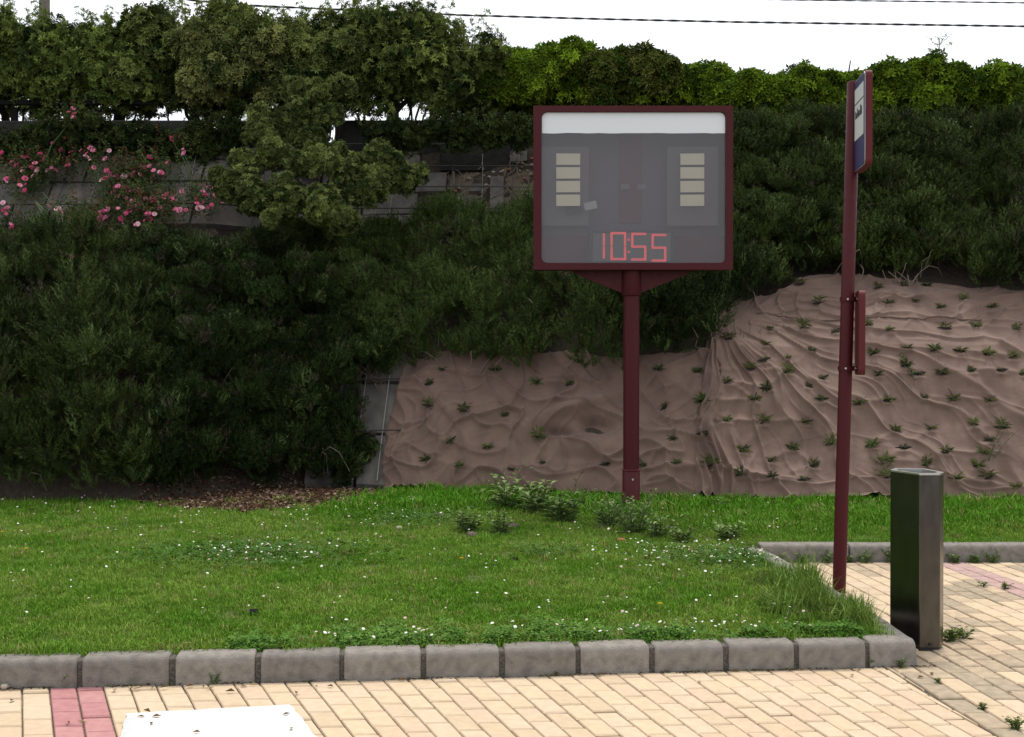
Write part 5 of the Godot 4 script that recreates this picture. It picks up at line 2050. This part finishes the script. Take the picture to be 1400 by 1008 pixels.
# ------------------------------------------------------------------ small things on the ground
func build_litter() -> void:
	# dead leaves under the rosemary
	var st := start()
	st.set_smooth_group(FLAT)
	leaf(st, Vector3(-0.02, 0, 0), Vector3(1, 0.1, 0), Vector3.UP, 0.042, 0.020, 0.3)
	var one := finish(st)
	on_litter(0, 0)
	var places := []
	var tints := []
	var lo := litter_poly[0]
	var hi := lo
	for p in litter_poly:
		lo = lo.min(p)
		hi = hi.max(p)
	for i in 15000:
		var q := Vector2(rng.randf_range(lo.x, hi.x), rng.randf_range(lo.y, hi.y + 0.15))
		if not on_litter(q.x, q.y):
			continue
		var y := lawn_height(q.x, q.y)
		var s := -q.y - toe(q.x)
		if s > 0.0:
			y = maxf(y, rise(s))
		places.append(place(Vector3(q.x, y + 0.008 + rng.randf() * 0.02, q.y), (Vector3(0, 1, 0.35) + rand_dir() * 0.75).normalized(), rng.randf_range(0.5, 1.25), rng.randf() * TAU))
		tints.append([Color(0.10, 0.052, 0.03), Color(0.18, 0.11, 0.07), Color(0.055, 0.032, 0.02), Color(0.30, 0.22, 0.155), Color(0.085, 0.045, 0.03)][rng.randi() % 5] * rng.randf_range(0.7, 1.2))
	var o := many("leaf_litter", one, M.litter, places, tints)
	tag(o, "brown dead leaves heaped below the rosemary beside the concrete panels", "leaf litter")
	o.set_meta("kind", "stuff")
	# crumbs of earth, moss and leaf along the foot of the front kerb and in the paving joints
	var cst := start()
	cst.set_smooth_group(FLAT)
	for f in [[0, 1, 2], [0, 2, 3], [0, 3, 1], [1, 3, 2]]:
		var v := [Vector3(0, 0.8, 0), Vector3(1, -0.3, 0), Vector3(-0.6, -0.3, 0.8), Vector3(-0.5, -0.3, -0.9)]
		tri(cst, v[f[0]], v[f[1]], v[f[2]])
	var crumb := finish(cst)
	var cp := []
	var ct := []
	for i in 1500:
		var u := rng.randf_range(-1.0, 3.75)
		if fine.get_noise_2d(u * 3.0, 41.0) + rng.randfn() * 0.25 < 0.0:
			continue
		var p := kerb_at(u, -absf(rng.randfn()) * 0.012 - 0.002)
		cp.append(Transform3D(Basis.from_euler(Vector3(rng.randf(), rng.randf() * TAU, rng.randf())).scaled(Vector3(1.6, 0.7, 1.0) * rng.randf_range(0.002, 0.006)), Vector3(p.x, 0.004, p.y)))
		ct.append([Color(0.05, 0.035, 0.022), Color(0.12, 0.08, 0.05), Color(0.22, 0.16, 0.10), Color(0.035, 0.05, 0.015)][rng.randi() % 4])
	var co := many("kerb_debris", crumb, M.litter, cp, ct)
	tag(co, "crumbs of earth and leaf along the foot of the front kerb", "debris")
	co.set_meta("kind", "stuff")
	# single dry leaves by the kerb foot and on the paving: positions as in the photograph
	var browns := []
	for i in 4:
		var c: Array = [[0.17, 0.085, 0.045], [0.25, 0.16, 0.10], [0.10, 0.06, 0.04], [0.34, 0.25, 0.17]][i]
		var m := leafy("dry_leaf_%d" % i, 0.85, 0.2)
		m.vertex_color_use_as_albedo = false
		m.albedo_color = rgb(c[0], c[1], c[2])
		browns.append(m)
	var leaf_count := {}
	var leaf_spots := [[178, 940], [186, 941], [201, 935], [207, 939], [15, 956], [110, 985], [92, 988], [155, 943], [223, 939], [258, 937], [277, 938], [287, 940], [312, 945], [332, 938], [347, 936], [405, 947], [432, 938], [452, 937], [548, 929], [667, 921], [912, 917], [923, 915], [957, 931], [965, 911], [1008, 916], [1079, 915], [1166, 923], [1175, 914], [200, 972], [213, 981], [206, 991], [268, 1003], [391, 978], [398, 998], [1259, 925], [1275, 920], [1383, 946], [192, 981], [820, 922], [760, 921]]
	leaf_spots.sort_custom(func(m, n): return m[0] < n[0])
	for p in leaf_spots:
		var g := on_ground(p[0], p[1], 0.012)
		var st2 := start()
		st2.set_smooth_group(FLAT)
		var bend := rng.randf_range(0.15, 0.5)
		leaf(st2, Vector3(-0.018, 0, 0), Vector3(1, rng.randf_range(-0.02, 0.2), 0), Vector3.UP, rng.randf_range(0.025, 0.045), rng.randf_range(0.010, 0.020), bend)
		var on_paint: bool = p[0] > 172 and p[0] < 425 and p[1] > 975
		var stretch: String = "by the red bricks" if p[0] < 160 else "between kerb and white marking" if p[0] < 430 else "at the kerb foot, middle" if p[0] < 850 else "at the kerb foot near the corner" if p[0] < 1200 else "in front of the bin"
		var lf := obj("fallen_leaf", finish(st2), browns[rng.randi() % 4], null, Vector3(g.x, 0.0135 if on_paint else 0.007, g.z))
		lf.rotation = Vector3(0, rng.randf() * TAU, 0)
		var key: String = "paint" if on_paint else stretch
		leaf_count[key] = leaf_count.get(key, -1) + 1
		tag(lf, NTH[leaf_count[key]] + " dry curled leaf from left on the white painted marking" if on_paint else NTH[leaf_count[key]] + " dry leaf from left on the paving " + stretch, "leaf", "leaves on the white marking" if on_paint else "dry leaves on the paving " + stretch)
	for p in [[67, 939, 0.018, "pale stone at the kerb foot above the red paving bricks"], [5, 944, 0.016, "pale stone at the kerb foot at the left edge"], [912, 913, 0.014, "small pale stone at the kerb foot below the lawn's clover"]]:
		var g := on_ground(p[0], p[1], 0.0)
		tag(obj("pebble", stone(p[2]), M.pebble, null, Vector3(g.x, 0.012, g.z)), p[3], "stone")
	# bits on the lawn
	for p in [[545, 722, 0.030, "pebble", "pinkish pale stone lying on the lawn left of the weeds"], [646, 733, 0.05, "pale_soil", "bare clod of earth among weeds on the lawn"], [600, 708, 0.055, "pale_soil", "bare earth clod in front of the cloth's left half"], [700, 722, 0.05, "pale_soil", "bare earth clod just left of the leafy weeds"], [850, 737, 0.035, "terracotta_bit", "orange brown shard of clay at the foot of the weeds"], [345, 837, 0.030, "rail_dark", "small dark grey scrap lying in the lawn left of centre"], [703, 765, 0.022, "rail_dark", "small black scrap in the middle of the lawn"], [345, 880, 0.016, "slip_cream", "yellow leaf lying at the lawn edge above the kerb"]]:
		var g := on_ground(p[0], p[1], 0.11)
		tag(obj("lawn_scrap", stone(p[2]), M[p[3]], null, Vector3(g.x, lawn_height(g.x, g.z) + 0.012, g.z)), p[4], "scrap")


# a leafy weed: a thing with stems and leaves
func weed(called: String, label: String, where: Vector3, h: float, stems: int, leaf_len: float, dark: Color, light: Color, group := "") -> Node3D:
	var o := thing(called, label, "weed", where, group)
	var st := start()
	var ls := start()
	ls.set_smooth_group(FLAT)
	for s in stems:
		var a := rng.randf() * TAU
		var out := Vector3(cos(a), 0, sin(a)) * rng.randf_range(0.1, 0.85) * h
		var base := Vector3(cos(a), 0, sin(a)) * rng.randf() * h * 0.2
		var hh := h * rng.randf_range(0.55, 1.0)
		var pts := [base - Vector3(0, 0.015, 0), base + out * 0.4 + Vector3(0, hh * 0.5, 0), base + out + Vector3(0, hh, 0)]
		tube(st, pts, [0.003, 0.0025, 0.0012], 4)
		for i in 9:
			var t := 0.15 + 0.85 * i / 8.0
			var p: Vector3 = pts[0].lerp(pts[1], t * 2.0) if t < 0.5 else pts[1].lerp(pts[2], t * 2.0 - 1.0)
			var q := rng.randf() * TAU
			ls.set_color(tint(dark, light))
			leaf(ls, p, Vector3(cos(q), rng.randf_range(0.1, 0.7), sin(q)).normalized(), Vector3.UP, leaf_len * (1.25 - t * 0.7) * rng.randf_range(0.7, 1.1), leaf_len * 0.33, 0.15)
	obj("stems", finish(st), M.stem_green, o).set_meta("kind", "stuff")
	obj("leaves", finish(ls), M.leaf_soft, o).set_meta("kind", "stuff")
	return o

func build_weeds() -> void:
	var d := Color(0.080, 0.140, 0.035)
	var l := Color(0.230, 0.300, 0.120)
	for w in [
		[690, 702, 0.30, 7, 0.10, "leafy weed clump before the cloth, left of the tall one"],
		[735, 706, 0.24, 9, 0.11, "broad leafy weed clump between cloth and lawn"],
		[770, 716, 0.22, 9, 0.10, "low leafy weed in front of the broad weed clump"],
		[688, 690, 0.34, 2, 0.05, "thin upright weed before the cloth's left half"],
		[774, 682, 0.36, 3, 0.05, "thin tall weed at the cloth foot left of the pole"],
		[640, 728, 0.16, 7, 0.07, "small dark weed beside bare earth on the lawn"],
		[686, 730, 0.15, 6, 0.06, "small dark weed right of bare earth on the lawn"],
		[835, 722, 0.24, 9, 0.06, "bushy weed left of the display pole's foot"],
		[866, 730, 0.28, 12, 0.06, "bushy weed in front of the display pole's foot"],
		[900, 735, 0.16, 8, 0.06, "low weed right of the display pole's foot"],
		[930, 742, 0.12, 7, 0.06, "dark low weed on the lawn edge near the far kerb"],
		[995, 738, 0.13, 8, 0.07, "low weed beside the left end of the far kerb"],
		[985, 700, 0.10, 5, 0.06, "small weed in the bright grass right of the display pole"]]:
		var g := on_ground(w[0], w[1], 0.1)
		weed("weed", w[5], Vector3(g.x, lawn_height(g.x, g.z), g.z), w[2], w[3] * 2, w[4] * 1.15, d, l, "weeds between lawn and cloth")
	# tall grass at the kerb corner and round the post
	var tall := [grass_tuft(26, 0.05, 0.17, 0.0035, 0.8), grass_tuft(20, 0.05, 0.24, 0.0028, 0.6)]
	var spots := [
		[1075, 835, "tall grass clump left of the stop post", 16], [1110, 830, "tall grass clump in front of the stop post", 20], [1150, 845, "tall grass clump at the kerb corner below the stop post", 20], [1190, 858, "broad grass clump at the lawn's corner tip", 16], [1060, 800, "feathery grass clump behind the corner clumps", 14], [1118, 806, "grass clump right against the stop post's foot", 16]]
	for s in spots:
		var g := on_ground(s[0], s[1], 0.1)
		var o := thing("grass_clump", s[2], "grass clump", Vector3(g.x, 0.095, g.z), "tall grass round the stop post")
		for k in [spots.find(s) % 2]:
			var places := []
			var tints := []
			for i in s[3] * 2:
				var p := Vector3(rng.randfn() * 0.06, -0.005, rng.randfn() * 0.09)
				var far := g.x + p.x - lin([[-7.6, 1.46], [-5.65, 1.56], [-5.4, 1.56]], g.z + p.z)
				if far > 0.0:
					p.x -= far
				places.append(place(p, Vector3(rng.randfn() * 0.2, 1, rng.randfn() * 0.2), rng.randf_range(0.5, 1.0) * (0.75 if s[0] == 1190 else 1.0), rng.randf() * TAU))
				tints.append(tint(Color(0.085, 0.170, 0.022), Color(0.18, 0.25, 0.06)))
			many("blades", tall[k], M.leaf_grass, places, tints, o).set_meta("kind", "stuff")
	# dandelion heads
	for p in [[902, 826, "yellow dandelion in the lawn before the kerb"], [630, 762, "yellow dandelion in the middle of the lawn"], [2, 727, "yellow dandelion at the left edge of the lawn"], [34, 750, "small yellow dandelion near the left edge of the lawn"]]:
		var g := on_ground(p[0], p[1], 0.15)
		var o := thing("dandelion", p[2], "flower", Vector3(g.x, lawn_height(g.x, g.z), g.z))
		var st := start()
		tube(st, [Vector3(0, -0.01, 0), Vector3(0.003, 0.05, 0)], [0.0015, 0.0012], 5)
		obj("stalk", finish(st), M.stem_green, o)
		st = start()
		st.set_smooth_group(FLAT)
		for i in 22:
			var a := TAU * i * 0.382
			leaf(st, Vector3(0.003, 0.05, 0), Vector3(cos(a), 0.2 + 0.04 * i, sin(a)).normalized(), Vector3.UP, 0.015, 0.005, 0.1)
		var m := leafy("dandelion_yellow", 0.7, 0.4)
		m.vertex_color_use_as_albedo = false
		m.albedo_color = rgb(0.62, 0.42, 0.02)
		obj("petals", finish(st), m, o)
	# weeds in the kerb foot and in the paving joints
	for w in [[85, 938, 0.05, "tiny weed at the kerb foot right of the red bricks"], [57, 934, 0.04, "tiny weed at the kerb foot above the red bricks"], [292, 935, 0.05, "tiny weed at the kerb foot above the white marking"], [470, 926, 0.05, "tiny weed in the kerb joint right of the white marking"], [572, 922, 0.05, "tiny weed with dead stalks at the middle kerb joint"], [905, 916, 0.035, "tiny weed at the kerb foot near the lawn's bare spot"], [1192, 911, 0.05, "tiny weed in the last kerb joint before the corner"], [1232, 912, 0.04, "tiny weed at the foot of the corner kerb stone"]]:
		var g := on_ground(w[0], w[1], 0.0)
		weed("kerb_weed", w[3], Vector3(g.x, 0.0, g.z + 0.012), w[2], 5, 0.025, d, l, "tiny weeds at the front kerb")
	for w in [[1300, 877, 0.07, 9, 0.045, "pale green weed in the paving right of the bin's foot"], [1318, 874, 0.05, 6, 0.04, "second pale weed in the paving right of the bin"], [1345, 970, 0.02, 6, 0.02, "mossy weed in a paving joint near the lower right"], [1390, 998, 0.04, 9, 0.025, "mossy weed in the paving at the lower right corner"], [1285, 935, 0.02, 5, 0.018, "thin moss weed in a paving joint below the bin"], [1376, 806, 0.04, 5, 0.03, "small weed in the paving below the pink bricks"], [1345, 803, 0.03, 4, 0.03, "tiny weed in the paving left of the pink bricks"]]:
		var g := on_ground(w[0], w[1], 0.0)
		weed("paving_weed", w[5], Vector3(g.x, 0.0, g.z), w[2], w[3], w[4], Color(0.06, 0.10, 0.02), Color(0.15, 0.20, 0.05), "weeds in the paving joints")
	var row_count := {}
	for i in 17:
		var x := 1.66 + i * 0.135 + rng.randf() * 0.05
		var names := "low weed at the foot of the far kerb"
		if x < 2.2:
			names = "low weed at the far kerb's foot left of the stop post"
		elif x < 2.65:
			names = "low weed at the far kerb's foot between post and bin"
		else:
			names = "low weed at the far kerb's foot right of the bin"
		if x > 3.15 and i % 2:
			continue
		row_count[names] = row_count.get(names, -1) + 1
		weed("far_kerb_weed", NTH[row_count[names]] + " from left, " + names, Vector3(x, 0.0, -8.0), rng.randf_range(0.04, 0.10), 8, 0.04, d, l * 0.8, names + " row")
